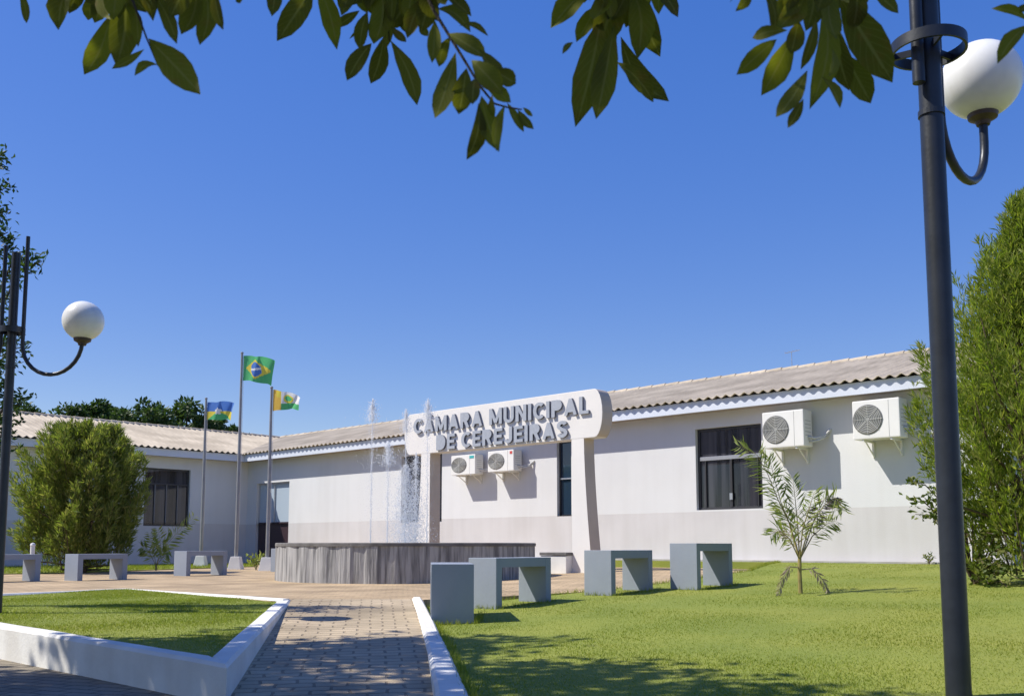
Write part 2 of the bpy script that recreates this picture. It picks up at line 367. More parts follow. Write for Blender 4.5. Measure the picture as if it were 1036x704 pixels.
# ------------------------------------------------------------------ layout of the building (real vertical planes)
dR = Vector((.728, -.685, 0)).normalized(); backR = Vector((-dR.y, dR.x, 0)); backR = backR if backR.y > 0 else -backR; outR = -backR
dL = Vector((-.684, -.730, 0)).normalized(); backL = Vector((dL.y, -dL.x, 0)); outL = -backL
ECORN = at_y(247, 467, 28.3)          # fascia's lower edge at the inner corner
EZ = ECORN.z
OVH = .35
# wall corner: back from both eaves
def isect(p, d, q, e):
    den = d.x*e.y - d.y*e.x; t = ((q.x-p.x)*e.y - (q.y-p.y)*e.x)/den; return p + d*t
EC0 = Vector((ECORN.x, ECORN.y, 0))
WC = isect(EC0 + backR*OVH, dR, EC0 + backL*OVH, dL)
def on_wall(u, v, O, d, out, b=0.0):
    r = ray(u, v); o = Vector((0, 0, EYE)); t = (out.dot(O)+b - out.dot(o))/out.dot(r); p = o + r*t
    return (p-O).dot(d), p.z
def RW(u, v, b=0.0): return on_wall(u, v, WC, dR, outR, b)
def LW(u, v, b=0.0): return on_wall(u, v, WC, dL, outL, b)
def RP(s, b, z): return WC + dR*s + outR*b + Vector((0, 0, z))
def LP(s, b, z): return WC + dL*s + outL*b + Vector((0, 0, z))
RLEN, LLEN = 21.0, 12.0

# ------------------------------------------------------------------ setting: ground sheets
gnd = MB().add([(-900, -300, -.06), (900, -300, -.06), (900, 1500, -.06), (-900, 1500, -.06)], [(0, 1, 2, 3)]).build('ground', M['soil']); gnd['kind'] = 'structure'
sheet('pavement', [(-16, -5), (7, -5), (7, 3.2), (-.02, 3.2), (-.18, 4.7), (-1.45, 4.86), (-6.05, 9.2), (-6.5, 9.6), (-16, 14)], lambda x, y: 0, M['paver_road'], 1.0)
sheet('path', [(-.2, 4.7), (-.42, 6.1), (-.88, 9.6), (-2.25, 9.6), (-1.5, 4.7)], z_path, M['paver_path'], .3, .002)
KL = [(-6.1, 9.1), (-1.37, 4.74), (-2.1, 9.3), (-4.55, 11.6)]      # left lawn, outer kerb line
plz = [(-.85, 9.55), (-.9, 9.3), (-2.15, 9.3), (-2.3, 9.3), (-4.55, 11.4), (-6.3, 9.0), (-16, 9.5), (-22, 20), (-9, 32), (4.5, 19), (4.6, 16.3), (3.3, 13.3), (1.6, 11.2)]
sheet('plaza', plz, z_plaza, M['paver'], .8, 0, .5)
KRL = [(-.335, 4.4), (-.53, 6.17), (-.75, 7.9), (-.965, 9.45)]    # path-side line of the right kerb
rl = [(-.1, 3.0), (-.22, 4.4), (-.43, 6.17), (-.66, 7.9), (-.88, 9.4), (-.5, 9.6), (1.6, 11.35), (3.3, 13.5), (4.5, 16.4)]
w1 = RP(12.0, .22, 0); w2 = RP(RLEN+1, .22, 0)
rl += [(w1.x, w1.y), (w2.x, w2.y), (15, 9), (9, 3.0)]
sheet('lawn_ground', rl, z_right, M['lawn_soil'], .5, 0, .5)
ll = [(-5.9, 9.1), (-1.5, 5.03), (-2.2, 9.2), (-4.5, 11.4)]
sheet('lawn_ground', ll, z_left, M['lawn_soil'], .4, 0)
# grass strip by the left wing
sA, sB = LP(0, .35, 0), LP(LLEN, .35, 0)
st = [(-6.4, 24.3), (sA.x+.1, sA.y-.8), (sB.x, sB.y), (-18, 15.5), (-11.5, 16.0), (-8.6, 18.5)]
sheet('lawn_ground', st, z_strip, M['lawn_soil'], .8, 0, .1)
apr = [RP(s, b, 0) for s, b in ((8.5, 0), (RLEN, 0), (RLEN, .20), (8.5, .20))]
sheet('apron', [(p.x, p.y) for p in apr], lambda x, y: max(z_right(x, y), z_plaza(x, y))+.03, M['apron'], .6, 0, .2)

# grass blades (nobody could count them)
def grass(poly, zf, n, h0, h1, w, dens_fn=None):
    xs = [p[0] for p in poly]; ys = [p[1] for p in poly]
    P = np.empty((0, 2))
    pa = np.array(poly)
    while len(P) < n:
        q = np.column_stack([rng.uniform(min(xs), max(xs), n), rng.uniform(min(ys), max(ys), n)])
        c = np.zeros(n, bool); j = len(pa)-1
        for i in range(len(pa)):
            xi, yi = pa[i]; xj, yj = pa[j]
            c ^= ((yi > q[:, 1]) != (yj > q[:, 1])) & (q[:, 0] < (xj-xi)*(q[:, 1]-yi)/(yj-yi+1e-9)+xi); j = i
        q = q[c]
        if dens_fn is not None: q = q[rng.random(len(q)) < dens_fn(q)]
        P = np.vstack([P, q])
    P = P[:n]
    Z = np.array([zf(x, y) for x, y in P])-.004
    a = rng.uniform(0, 2*np.pi, n); h = rng.uniform(h0, h1, n)*(0.75+.5*np.sin(P[:, 0]*1.7+np.sin(P[:, 1]*2.3))**2)
    ln = rng.normal(0, .5, (n, 2))*h[:, None]
    base = np.column_stack([P, Z]); d = np.column_stack([np.cos(a), np.sin(a), np.zeros(n)])*(w*rng.uniform(.7, 1.3, n))[:, None]
    tip = base + np.column_stack([ln, h])
    V = np.stack([base-d, base+d, tip], 1).reshape(-1, 3)
    return V
def near(q): return np.clip((4.5/np.maximum(q[:, 1], 3))**1.6, .05, 1)
rl_vis = [(-.14, 4.0), (-.185, 4.4), (-.40, 6.17), (-.645, 7.9), (-.87, 9.4), (-.5, 9.6), (1.6, 11.4), (3.3, 13.55), (4.5, 16.4), (w1.x, w1.y), (w2.x, w2.y), (8, 9), (3.6, 4.0)]
V = grass(rl_vis, z_right, 230000, .006, .016, .003, near)
def edge_blades(lines, zf, per_m, h0, h1):
    out = []
    for ln in lines:
        for i in range(len(ln)-1):
            a, b = Vector(ln[i]), Vector(ln[i+1])
            for _ in range(int((b-a).length*per_m)):
                if rng.random() < .35+.3*math.sin(a.x*5+_*.05): continue
                p = a.lerp(b, rng.random()) + Vector((rng.normal(0, .018), rng.normal(0, .018))); h = rng.uniform(h0, h1); t = rng.uniform(0, 6.28); d = Vector((math.cos(t), math.sin(t)))*.003
                z = zf(p.x, p.y)-.004; out += [(p.x-d.x, p.y-d.y, z), (p.x+d.x, p.y+d.y, z), (p.x+rng.normal(0, .4)*h, p.y+rng.normal(0, .4)*h, z+h)]
    return np.array(out)
V = np.vstack([V, edge_blades([[(-.16, 4.4), (-.38, 6.17), (-.63, 7.9), (-.86, 9.4)], [(-.66, 7.72), (-.28, 7.72), (-.27, 8.5)], [(-.42, 9.2), (-.13, 8.92), (.42, 9.58)], [(.76, 10.2), (1.04, 9.97), (1.6, 10.55)], [(1.75, 10.55), (2.0, 10.32), (2.5, 10.85)], [(-.86, 9.4), (-.5, 9.58), (1.6, 11.38), (3.3, 13.5), (4.5, 16.4)]], z_right, 420, .02, .065)])
g1 = np_mesh('grass', V, np.arange(len(V)).reshape(-1, 3), M['grass']); tag(g1, 'short mown grass of the wide lawn right of the path', 'grass', kind='stuff')
V = grass([(-5.9, 9.0), (-1.5, 5.0), (-2.2, 9.25), (-4.5, 11.5)], z_left, 100000, .007, .018, .003, None)
g2 = np_mesh('grass', V, np.arange(len(V)).reshape(-1, 3), M['grass']); tag(g2, 'short grass of the raised lawn inside the white kerb', 'grass', kind='stuff')
V = grass(st, z_strip, 30000, .02, .07, .006, None)
g3 = np_mesh('grass', V, np.arange(len(V)).reshape(-1, 3), M['grass']); tag(g3, 'grass strip along the shaded left wing behind the benches', 'grass', kind='stuff')

# ------------------------------------------------------------------ white kerbs
def kerb(name, label, line, ztop, w, side, bottom=-.08, step=.35):
    pts = []
    for i in range(len(line)-1):
        a, b = Vector(line[i]), Vector(line[i+1]); k = max(1, int((b-a).length/step))
        pts += [a.lerp(b, j/k) for j in range(k)]
    pts.append(Vector(line[-1]))
    mb = MB(); k = len(pts); vs = []; fs = []
    segn = [((pts[i+1]-pts[i]).normalized()) for i in range(k-1)]
    for i, p in enumerate(pts):
        t0 = segn[max(i-1, 0)]; t1 = segn[min(i, k-2)]
        n0 = Vector((-t0.y, t0.x)); n1 = Vector((-t1.y, t1.x)); nn = (n0+n1).normalized(); nn = nn/max(.4, nn.dot(n1))*side
        jz = random.uniform(-.002, .002); jx = random.uniform(-.002, .002)
        zt = ztop(p.x, p.y)+jz; q = p + nn*((w(p.y) if callable(w) else w)+jx); p2 = p+nn*jx; r = .018
        vs += [(p2.x, p2.y, bottom), (p2.x, p2.y, zt-r), (p2.x+nn.x*r, p2.y+nn.y*r, zt), (q.x-nn.x*r, q.y-nn.y*r, zt), (q.x, q.y, zt-r), (q.x, q.y, bottom)]
    for i in range(k-1):
        for j in range(5): fs.append((i*6+j, i*6+j+1, (i+1)*6+j+1, (i+1)*6+j))
    fs += [tuple(range(6)), tuple((k-1)*6+j for j in reversed(range(6)))]
    mb.add(vs, fs); o = mb.build(name, M['kerb'], smooth=False)
    return tag(o, label, 'kerb')
kerb('kerb_wall', 'white painted kerb around the raised left lawn, with a sharp corner towards the viewer', [KL[0], KL[1], KL[2]], lambda x, y: z_left(x, y)+.015, .13, 1)
kerb('kerb_wall', 'thin white kerb on the far edge of the left lawn facing the fountain plaza', [KL[2], KL[3], (-6.0, 9.35)], lambda x, y: z_plaza(x, y)+.022, .10, 1)
kerb('kerb_wall', 'white painted kerb on the right side of the path, ending at the dark end-on bench', KRL, lambda x, y: max(z_right(x, y), z_path(x, y))+.03, lambda y: .15-.012*(y-4.4), -1)

# ------------------------------------------------------------------ building
B = thing('municipal_building', 'long white single storey hall with corrugated beige roof and two wings around the plaza', 'building', (WC.x, WC.y, 0))
RIDGE = 3.6; SLOPE = math.tan(R(16)); FH = .20
def wallmesh(P, L, z0, z1, holes, z0mat):
    """wall face pieces around rectangular holes (s0,s1,z0,z1), with 12 cm reveals"""
    mb = MB()
    ss = sorted({0, L, *[h[0] for h in holes], *[h[1] for h in holes]}); zs = sorted({z0, z1, *[h[2] for h in holes], *[h[3] for h in holes]})
    for i in range(len(ss)-1):
        for j in range(len(zs)-1):
            cs, cz = (ss[i]+ss[i+1])/2, (zs[j]+zs[j+1])/2
            if any(h[0] < cs < h[1] and h[2] < cz < h[3] for h in holes): continue
            mb.add([P(ss[i], 0, zs[j]), P(ss[i+1], 0, zs[j]), P(ss[i+1], 0, zs[j+1]), P(ss[i], 0, zs[j+1])], [(0, 1, 2, 3)])
    for a, b, c, d in holes:
        for q in ([(a, c), (b, c)], [(b, c), (b, d)], [(b, d), (a, d)], [(a, d), (a, c)]):
            mb.add([P(q[0][0], 0, q[0][1]), P(q[1][0], 0, q[1][1]), P(q[1][0], -.14, q[1][1]), P(q[0][0], -.14, q[0][1])], [(0, 1, 2, 3)])
    return mb
def rect(fn, u0, v0, u1, v1):
    um = (u0+u1)/2
    s0 = fn(u0, (v0+v1)/2)[0]; s1 = fn(u1, (v0+v1)/2)[0]; zt = fn(um, v0)[1]; zb = fn(um, v1)[1]
    return [min(s0, s1), max(s0, s1), zb, zt]
H_big = rect(RW, 704, 431, 771, 515)
H_narrow = rect(RW, 563.5, 446, 578, 522)
H_entry = rect(RW, 406, 460, 447, 528)
H_door = rect(RW, 259, 488, 292, 558); H_door[2] = .26
H_left = rect(LW, 146, 474, 192, 532)
WTOP = EZ + .02
PZ = RW(620, 520)[1]     # top of the painted lower band
def clip_holes(hs, lo, hi):
    return [[h[0], h[1], max(h[2], lo), min(h[3], hi)] for h in hs if h[3] > lo+.01 and h[2] < hi-.01]
holesR = [H_big, H_narrow, H_entry, H_door]
wallmesh(RP, RLEN, PZ, WTOP, clip_holes(holesR, PZ, WTOP), 0).build('wall', M['wall'], B, world=True)
wallmesh(RP, RLEN, -.1, PZ, clip_holes(holesR, -.1, PZ), 0).build('plinth_band', M['plinth'], B, world=True)
wallmesh(LP, LLEN, PZ, WTOP, clip_holes([H_left], PZ, WTOP), 0).build('wall', M['wall'], B, world=True)
wallmesh(LP, LLEN, -.1, PZ, clip_holes([H_left], -.1, PZ), 0).build('plinth_band', M['plinth'], B, world=True)
# end and rear walls, so the block is closed from other positions
RB = 2*RIDGE - 2*OVH
mb = MB()
for P, L, sg in ((RP, RLEN, 1), (LP, LLEN, 1)):
    gz = EZ + FH + SLOPE*RIDGE - .12
    mb.add([P(L, 0, -.1), P(L, -RB, -.1), P(L, -RB, WTOP), P(L, -RB/2, gz), P(L, 0, WTOP)], [(0, 1, 2, 3, 4)])
    mb.add([P(L, -RB, -.1), P(-RB, -RB, -.1), P(-RB, -RB, WTOP), P(L, -RB, WTOP)], [(0, 1, 2, 3)])
mb.build('rear_wall', M['wall'], B, world=True)
# window builder
def window(P, h, name, muls=(), transom=None, glass='glass', fw=.05, frm='frame', rec=-.10, label=None):
    s0, s1, z0, z1 = h; fr = MB(); ax = (P(1, 0, 0)-P(0, 0, 0)).normalized(); ay = (P(0, 1, 0)-P(0, 0, 0)).normalized()
    def bar(a, b, c, d, th=.05, off=0):
        fr.hexa([P(a, rec+off-th/2, c), P(b, rec+off-th/2, c), P(b, rec+off+th/2, c), P(a, rec+off+th/2, c), P(a, rec+off-th/2, d), P(b, rec+off-th/2, d), P(b, rec+off+th/2, d), P(a, rec+off+th/2, d)])
    bar(s0+.002, s1-.002, z0+.002, z0+fw); bar(s0+.002, s1-.002, z1-fw, z1-.002); bar(s0+.002, s0+fw, z0+fw, z1-fw); bar(s1-fw, s1-.002, z0+fw, z1-fw)
    f = fr.build(name, M[frm], B, world=True, bevel=.004)
    if label: f['label'] = label
    g = MB().add([P(s0+fw, rec, z0+fw), P(s1-fw, rec, z0+fw), P(s1-fw, rec, z1-fw), P(s0+fw, rec, z1-fw)], [(0, 1, 2, 3)])
    g.build('pane', M[glass], f, world=True)
    return f
def bars(P, h, parent, name, lst, m, rec=-.10, th=.035):
    for a, b, c, d in lst:
        q = MB().hexa([P(a, rec+.004, c), P(b, rec+.004, c), P(b, rec+th, c), P(a, rec+th, c), P(a, rec+.004, d), P(b, rec+.004, d), P(b, rec+th, d), P(a, rec+th, d)])
        q.build(name, M[m], parent, world=True, bevel=.003)
w = window(RP, H_big, 'window', label='wide dark sliding window with grey transom bar')
zt = RW(738, 462)[1]; sm = RW(738, 490)[0]
bars(RP, H_big, w, 'transom', [(H_big[0]+.05, H_big[1]-.05, zt-.035, zt+.035)], 'alu')
bars(RP, H_big, w, 'mullion', [(sm-.02, sm+.02, H_big[2]+.05, zt-.036), (sm-.55, sm-.53, H_big[2]+.05, zt-.036), (sm+.53, sm+.55, H_big[2]+.05, zt-.036)], 'frame')
MB().hexa([RP(sm-.03, -.06, zt-.78), RP(sm+.03, -.06, zt-.78), RP(sm+.03, -.045, zt-.78), RP(sm-.03, -.045, zt-.78), RP(sm-.03, -.06, zt-.66), RP(sm+.03, -.06, zt-.66), RP(sm+.03, -.045, zt-.66), RP(sm-.03, -.045, zt-.66)]).build('latch', M['alu'], w, world=True)
w = window(RP, H_narrow, 'window', glass='glass_blue', fw=.035, label='tall narrow blue window')
zm = (H_narrow[2]+H_narrow[3])/2
bars(RP, H_narrow, w, 'transom', [(H_narrow[0]+.036, H_narrow[1]-.036, zm-.015, zm+.015)], 'alu')
w = window(RP, H_entry, 'window', glass='glass', label='dark window behind the water jets')
c = (H_entry[0]+H_entry[1])/2
bars(RP, H_entry, w, 'mullion', [(c-.025, c+.025, H_entry[2]+.05, H_entry[3]-.05)], 'frame')
zmid = RW(275, 528)[1]
hd = [H_door[0], H_door[1], zmid, H_door[3]]
w = window(RP, H_door, 'door', glass='glass_pale', frm='alu', label='corner door with pale glass above and dark panel below')
MB().hexa([RP(H_door[0]+.051, -.098, H_door[2]+.05), RP(H_door[1]-.051, -.098, H_door[2]+.05), RP(H_door[1]-.051, -.06, H_door[2]+.05), RP(H_door[0]+.051, -.06, H_door[2]+.05),
           RP(H_door[0]+.051, -.098, zmid), RP(H_door[1]-.051, -.098, zmid), RP(H_door[1]-.051, -.06, zmid), RP(H_door[0]+.051, -.06, zmid)]).build('lower_panel', M['maroon'], w, world=True)
c = (H_door[0]+H_door[1])/2
bars(RP, H_door, w, 'mullion', [(c-.02, c+.02, zmid, H_door[3]-.05)], 'alu')
w = window(LP, H_left, 'window', label='dark sliding window in the shaded left wing')
zt = H_left[3] - (H_left[3]-H_left[2])*.27
bars(LP, H_left, w, 'transom', [(H_left[0]+.05, H_left[1]-.05, zt-.02, zt+.02)], 'frame')
M['mullion_dark'] = mat('mullion_metal', (.16, .16, .17), .4)
q = [(H_left[0]*(1-k)+H_left[1]*k) for k in (.25, .5, .75)]
bars(LP, H_left, w, 'mullion', [(a-.015, a+.015, H_left[2]+.05, zt-.021) for a in q], 'mullion_dark')
# fascia boards and soffits
def eave(P, L):
    a = OVH*math.tan(math.atan2(1, 1))  # inner mitre
    s0 = OVH
    f = MB().hexa([P(s0, OVH-.03, EZ), P(L+.3, OVH-.03, EZ), P(L+.3, OVH, EZ), P(s0, OVH, EZ), P(s0, OVH-.03, EZ+FH), P(L+.3, OVH-.03, EZ+FH), P(L+.3, OVH, EZ+FH), P(s0, OVH, EZ+FH)])
    f.build('fascia', M['fascia'], B, world=True, bevel=.004)
    g = MB().add([P(0, 0, EZ+.018), P(L+.3, 0, EZ+.018), P(L+.3, OVH-.031, EZ+.018), P(OVH-.031, OVH-.031, EZ+.018)], [(0, 1, 2, 3)])
    g.build('soffit', M['soffit'], B, world=True)
eave(RP, RLEN); eave(LP, LLEN)
# corrugated roofs with real waves; front slopes meet in a valley
PITCHW, AMP = .185, .026
def roof(P, L, name):
    E = OVH + .07; n = 6; ds = PITCHW/n; rows = 9; V = []; Fq = []
    s = -RIDGE; cols = []
    S_ = np.arange(E-RIDGE-.05, L+.35, ds)
    for s in S_:
        b0 = max(0.0, E - s)       # valley
        col = []
        for r in range(rows+1):
            b = b0 + (RIDGE-b0)*r/rows if b0 < RIDGE else RIDGE
            z = EZ + FH + .035 + SLOPE*b + AMP*math.cos(2*math.pi*s/PITCHW)
            col.append(P(s, E-b, z))
        cols.append(col)
    mb = MB(); nr = rows+1; vs = [p for c in cols for p in c]
    fs = [(i*nr+r, (i+1)*nr+r, (i+1)*nr+r+1, i*nr+r+1) for i in range(len(cols)-1) for r in range(rows)]
    mb.add(vs, fs)
    # thickness: the visible lower edge and underside
    n0 = len(mb.v); lo = [(c[0]-Vector((0, 0, .014)), c[3]-Vector((0, 0, .014))) for c in cols]
    vs = [c[0] for c in cols] + [l[0] for l in lo] + [l[1] for l in lo]; k = len(cols)
    mb.add(vs, [(i, i+1, k+i+1, k+i) for i in range(k-1)] + [(k+i, k+i+1, 2*k+i+1, 2*k+i) for i in range(k-1)])
    # rear slope
    zR = EZ+FH+.035+SLOPE*RIDGE
    mb.add([P(-RIDGE*2, E-RIDGE, zR), P(L+.35, E-RIDGE, zR), P(L+.35, E-2*RIDGE, zR-SLOPE*RIDGE), P(-RIDGE*2, E-2*RIDGE, zR-SLOPE*RIDGE)], [(0, 1, 2, 3)])
    o = mb.build(name, M['roof'], B, world=True, smooth=True)
    c = MB(); s = E-RIDGE
    while s < L+.2:      # ridge caps, one beside the other
        c.tube([P(s, E-RIDGE, zR-.03), P(s+.40, E-RIDGE, zR-.022)], [.075, .085], 10); s += .37
    c.build('ridge_caps', M['roof'], o, world=True, smooth=True)
    return o
rR = roof(RP, RLEN, 'roof'); rL = roof(LP, LLEN, 'roof')

# roof antenna
s_, z_ = RW(801, 362, -RIDGE+OVH)
ap = RP(s_, -RIDGE+OVH, 0); ab = Vector((ap.x, ap.y, EZ+FH+SLOPE*RIDGE+.1))
an = thing('antenna', 'thin wire antenna on the ridge of the right wing roof', 'antenna', ab)
MB().tube([(0, 0, -.05), (0, 0, .32)], .008, 6).build('mast', M['alu'], an)
a_ = MB(); a_.tube([(-.12, .1, .30), (.14, -.12, .33)], .006, 6)
for k in range(4): x = -.09+.06*k; a_.tube([(x-.05, -x*.85-.06, .31+.03*k/4), (x+.05, -x*.85+.06, .31+.03*k/4)], .004, 5)
a_.build('aerial', M['alu'], an)

# ------------------------------------------------------------------ sign: pillars, beam, letters
SB = 3.0            # metres in front of the wall
def SW(u, v): return RW(u, v, SB)
sT = SW(605, 392.5); zT = sT[1]
zB = SW(592, 443)[1]; sR = SW(607, 420)[0]; sL = SW(411, 440)[0]
pr0, pr1t, pr1b = SW(578.5, 510)[0], SW(590.5, 446)[0], SW(600, 556)[0]
pl1, pl0t = SW(434.5, 510)[0], SW(426, 470)[0]; pl0b = pl0t-(pr1b-pr1t)
THK = .28
root = RP((sL+sR)/2, SB, 0); zg = z_plaza(root.x, root.y)
sign = thing('entrance_sign', 'white monument sign with raised grey letters on two flared pillars before the hall', 'sign', (root.x, root.y, zg))
def SPp(s, z, b=0.0): return RP(s, SB+b, z)
oz = Vector((0, 0, 1))
poly = [(sL+.16, zT)]
hgt = zT-zB; mid = (zT+zB)/2
endc = []
for k in range(0, 13):
    a = math.pi/2 - math.pi*k/12
    endc.append((math.cos(a)*.17, mid + math.sin(a)*hgt/2))
poly = [(sR-.12+x, z) for x, z in endc] + [(sL+.12-x, z) for x, z in reversed(endc)]
mb = MB(); mb.prism(poly, -outR*THK, WC + outR*SB, dR, oz)
beam = mb.build('beam', [M['sign'], M['sign_side_bounce']], sign, world=True, bevel=.012)
def tint_sides(o):  # end faces get the colour that carries the bounce light
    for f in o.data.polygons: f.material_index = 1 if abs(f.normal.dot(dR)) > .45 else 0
tint_sides(beam)
for (a0, a1, b0, b1) in ((pr0, pr1t, pr0, pr1b), (pl0t, pl1, pl0b, pl1)):
    zz = zg-.1; pol = [(b0, zz), (b1, zz)]
    for k in range(1, 9):
        f = k/9; e = (1-f)**1.6
        pol.append((a1+(b1-a1)*e, zz+(zB+.02-zz)*f))
    pol.append((a1, zB+.02)); pol.append((a0, zB+.02))
    for k in range(8, 0, -1):
        f = k/9; e = (1-f)**1.6
        pol.append((a0+(b0-a0)*e, zz+(zB+.02-zz)*f))
    mb = MB(); mb.prism(pol, -outR*(THK-.008), WC + outR*(SB-.003), dR, oz); tint_sides(mb.build('pillar', [M['sign'], M['sign_side_bounce']], sign, world=True))
def arc(cx, cy, rx, ry, a0, a1, n=12): return [(cx+rx*math.cos(R(a0+(a1-a0)*k/n)), cy+ry*math.sin(R(a0+(a1-a0)*k/n))) for k in range(n+1)]
LT = .19; H_ = LT/2
GLYPH = {   # heavy block letters as strokes: width, list of centre lines
 'I': (LT, [[(H_, 0), (H_, 1)]]),
 'L': (.52, [[(H_, 0), (H_, 1)], [(H_, H_), (.52, H_)]]),
 'E': (.55, [[(H_, 0), (H_, 1)], [(H_, H_), (.55, H_)], [(H_, .5), (.51, .5)], [(H_, 1-H_), (.55, 1-H_)]]),
 'D': (.66, [[(H_, 0), (H_, 1)], [(H_, 1-H_), (.30, 1-H_)] + arc(.30, .5, .265, .5-H_, 90, -90, 16) + [(H_, H_)]]),
 'P': (.60, [[(H_, 0), (H_, 1)], [(H_, 1-H_), (.33, 1-H_)] + arc(.33, .69, .175, .31-H_, 90, -90, 12) + [(H_, .475)]]),
 'R': (.64, [[(H_, 0), (H_, 1)], [(H_, 1-H_), (.33, 1-H_)] + arc(.33, .70, .175, .30-H_, 90, -90, 12) + [(H_, .495)], [(.33, .47), (.53, 0)]]),
 'C': (.66, [arc(.36, .5, .36-H_, .5-H_, 48, 312, 22)]),
 'S': (.60, [arc(.30, .72, .20, .185, 20, 270, 14)[:-1] + arc(.30, .29, .205, .19, 90, -160, 14)]),
 'J': (.50, [[(.50-H_, 1), (.50-H_, .30)] + arc(.25, .29, .25-H_, .29-H_, 0, -165, 10)]),
 'U': (.64, [[(H_, 1), (H_, .33)] + arc(.32, .33, .32-H_, .33-H_, 180, 360, 14) + [(.64-H_, 1)]]),
 'M': (.82, [[(H_, 0), (H_, 1)], [(H_, .97), (.41, .10)], [(.82-H_, .97), (.41, .10)], [(.82-H_, 0), (.82-H_, 1)]]),
 'N': (.66, [[(H_, 0), (H_, 1)], [(H_, .96), (.66-H_, .04)], [(.66-H_, 0), (.66-H_, 1)]]),
 'A': (.74, [[(H_*1.05, 0), (.37, .97)], [(.74-H_*1.05, 0), (.37, .97)], [(.2, .27), (.54, .27)]]),
}
GLYPH['\u00c2'] = (.74, GLYPH['A'][1] + [[(.18, 1.08), (.37, 1.24)], [(.56, 1.08), (.37, 1.24)]])
def glyph_tris(ch):
    w, lines = GLYPH[ch]; pts = []; faces = []
    for ln in lines:
        accent = ln[0][1] > 1.01; th = .055 if accent else H_*(.88 if ch in 'MNA\u00c2' and ln[0][0] != ln[1][0] else 1)
        for i in range(len(ln)-1):
            a, b = Vector(ln[i]), Vector(ln[i+1]); d = (b-a).normalized(); nn = Vector((-d.y, d.x))*th
            ea = d*(th*.25 if i > 0 else 0); eb = d*(th*.25 if i < len(ln)-2 else 0)
            q = [a-ea-nn, b+eb-nn, b+eb+nn, a-ea+nn]
            if not accent: q = [Vector((p.x, min(1, max(0, p.y)))) for p in q]
            n = len(pts); pts += q; faces.append([n, n+1, n+2, n+3])
    r = delaunay_2d_cdt(pts, [], faces, 1, 1e-4)
    return w, r[0], r[2]
def letters(text, s0, s1, z0, cap):
    items = []; x = 0
    for ch in text:
        if ch == ' ': x += .34; continue
        w, vv, ff = glyph_tris(ch); items.append((vv, ff, x)); x += w + .115
    kx = (s1-s0)/(x-.115)
    for vv, ff, off in items:
        bm = bmesh.new(); bv = [bm.verts.new(SPp(s0+(v[0]+off)*kx, z0+v[1]*cap, .045)) for v in vv]
        for f in ff:
            try: bm.faces.new([bv[i] for i in f])
            except ValueError: pass
        bmesh.ops.dissolve_limit(bm, angle_limit=.02, verts=bm.verts[:], edges=bm.edges[:])
        ex = bmesh.ops.extrude_face_region(bm, geom=bm.faces[:])
        for v in [g for g in ex['geom'] if isinstance(g, bmesh.types.BMVert)]: v.co = v.co - outR*.041
        bmesh.ops.recalc_face_normals(bm, faces=bm.faces[:]); bm.normal_update()
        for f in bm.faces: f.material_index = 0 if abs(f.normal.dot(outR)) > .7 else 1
        m2 = bpy.data.meshes.new('letter'); bm.to_mesh(m2); bm.free(); m2.materials.append(M['letter']); m2.materials.append(M['letter_side'])
        m2.transform(wm(sign).inverted()); o = bpy.data.objects.new('letter', m2); COL.objects.link(o); o.parent = sign
a, z1 = SW(420, 440)[0], 0
L1z = SW(590, 419)[1]; L1t = SW(590, 401.5)[1]
letters("CÂMARA MUNICIPAL", SW(420, 430)[0], SW(597, 412)[0], L1z, L1t-L1z)
L2z = SW(560, 444)[1]; L2t = SW(560, 427)[1]
letters("DE CEREJEIRAS", SW(443, 445)[0], SW(575.5, 432)[0], L2z, L2t-L2z)

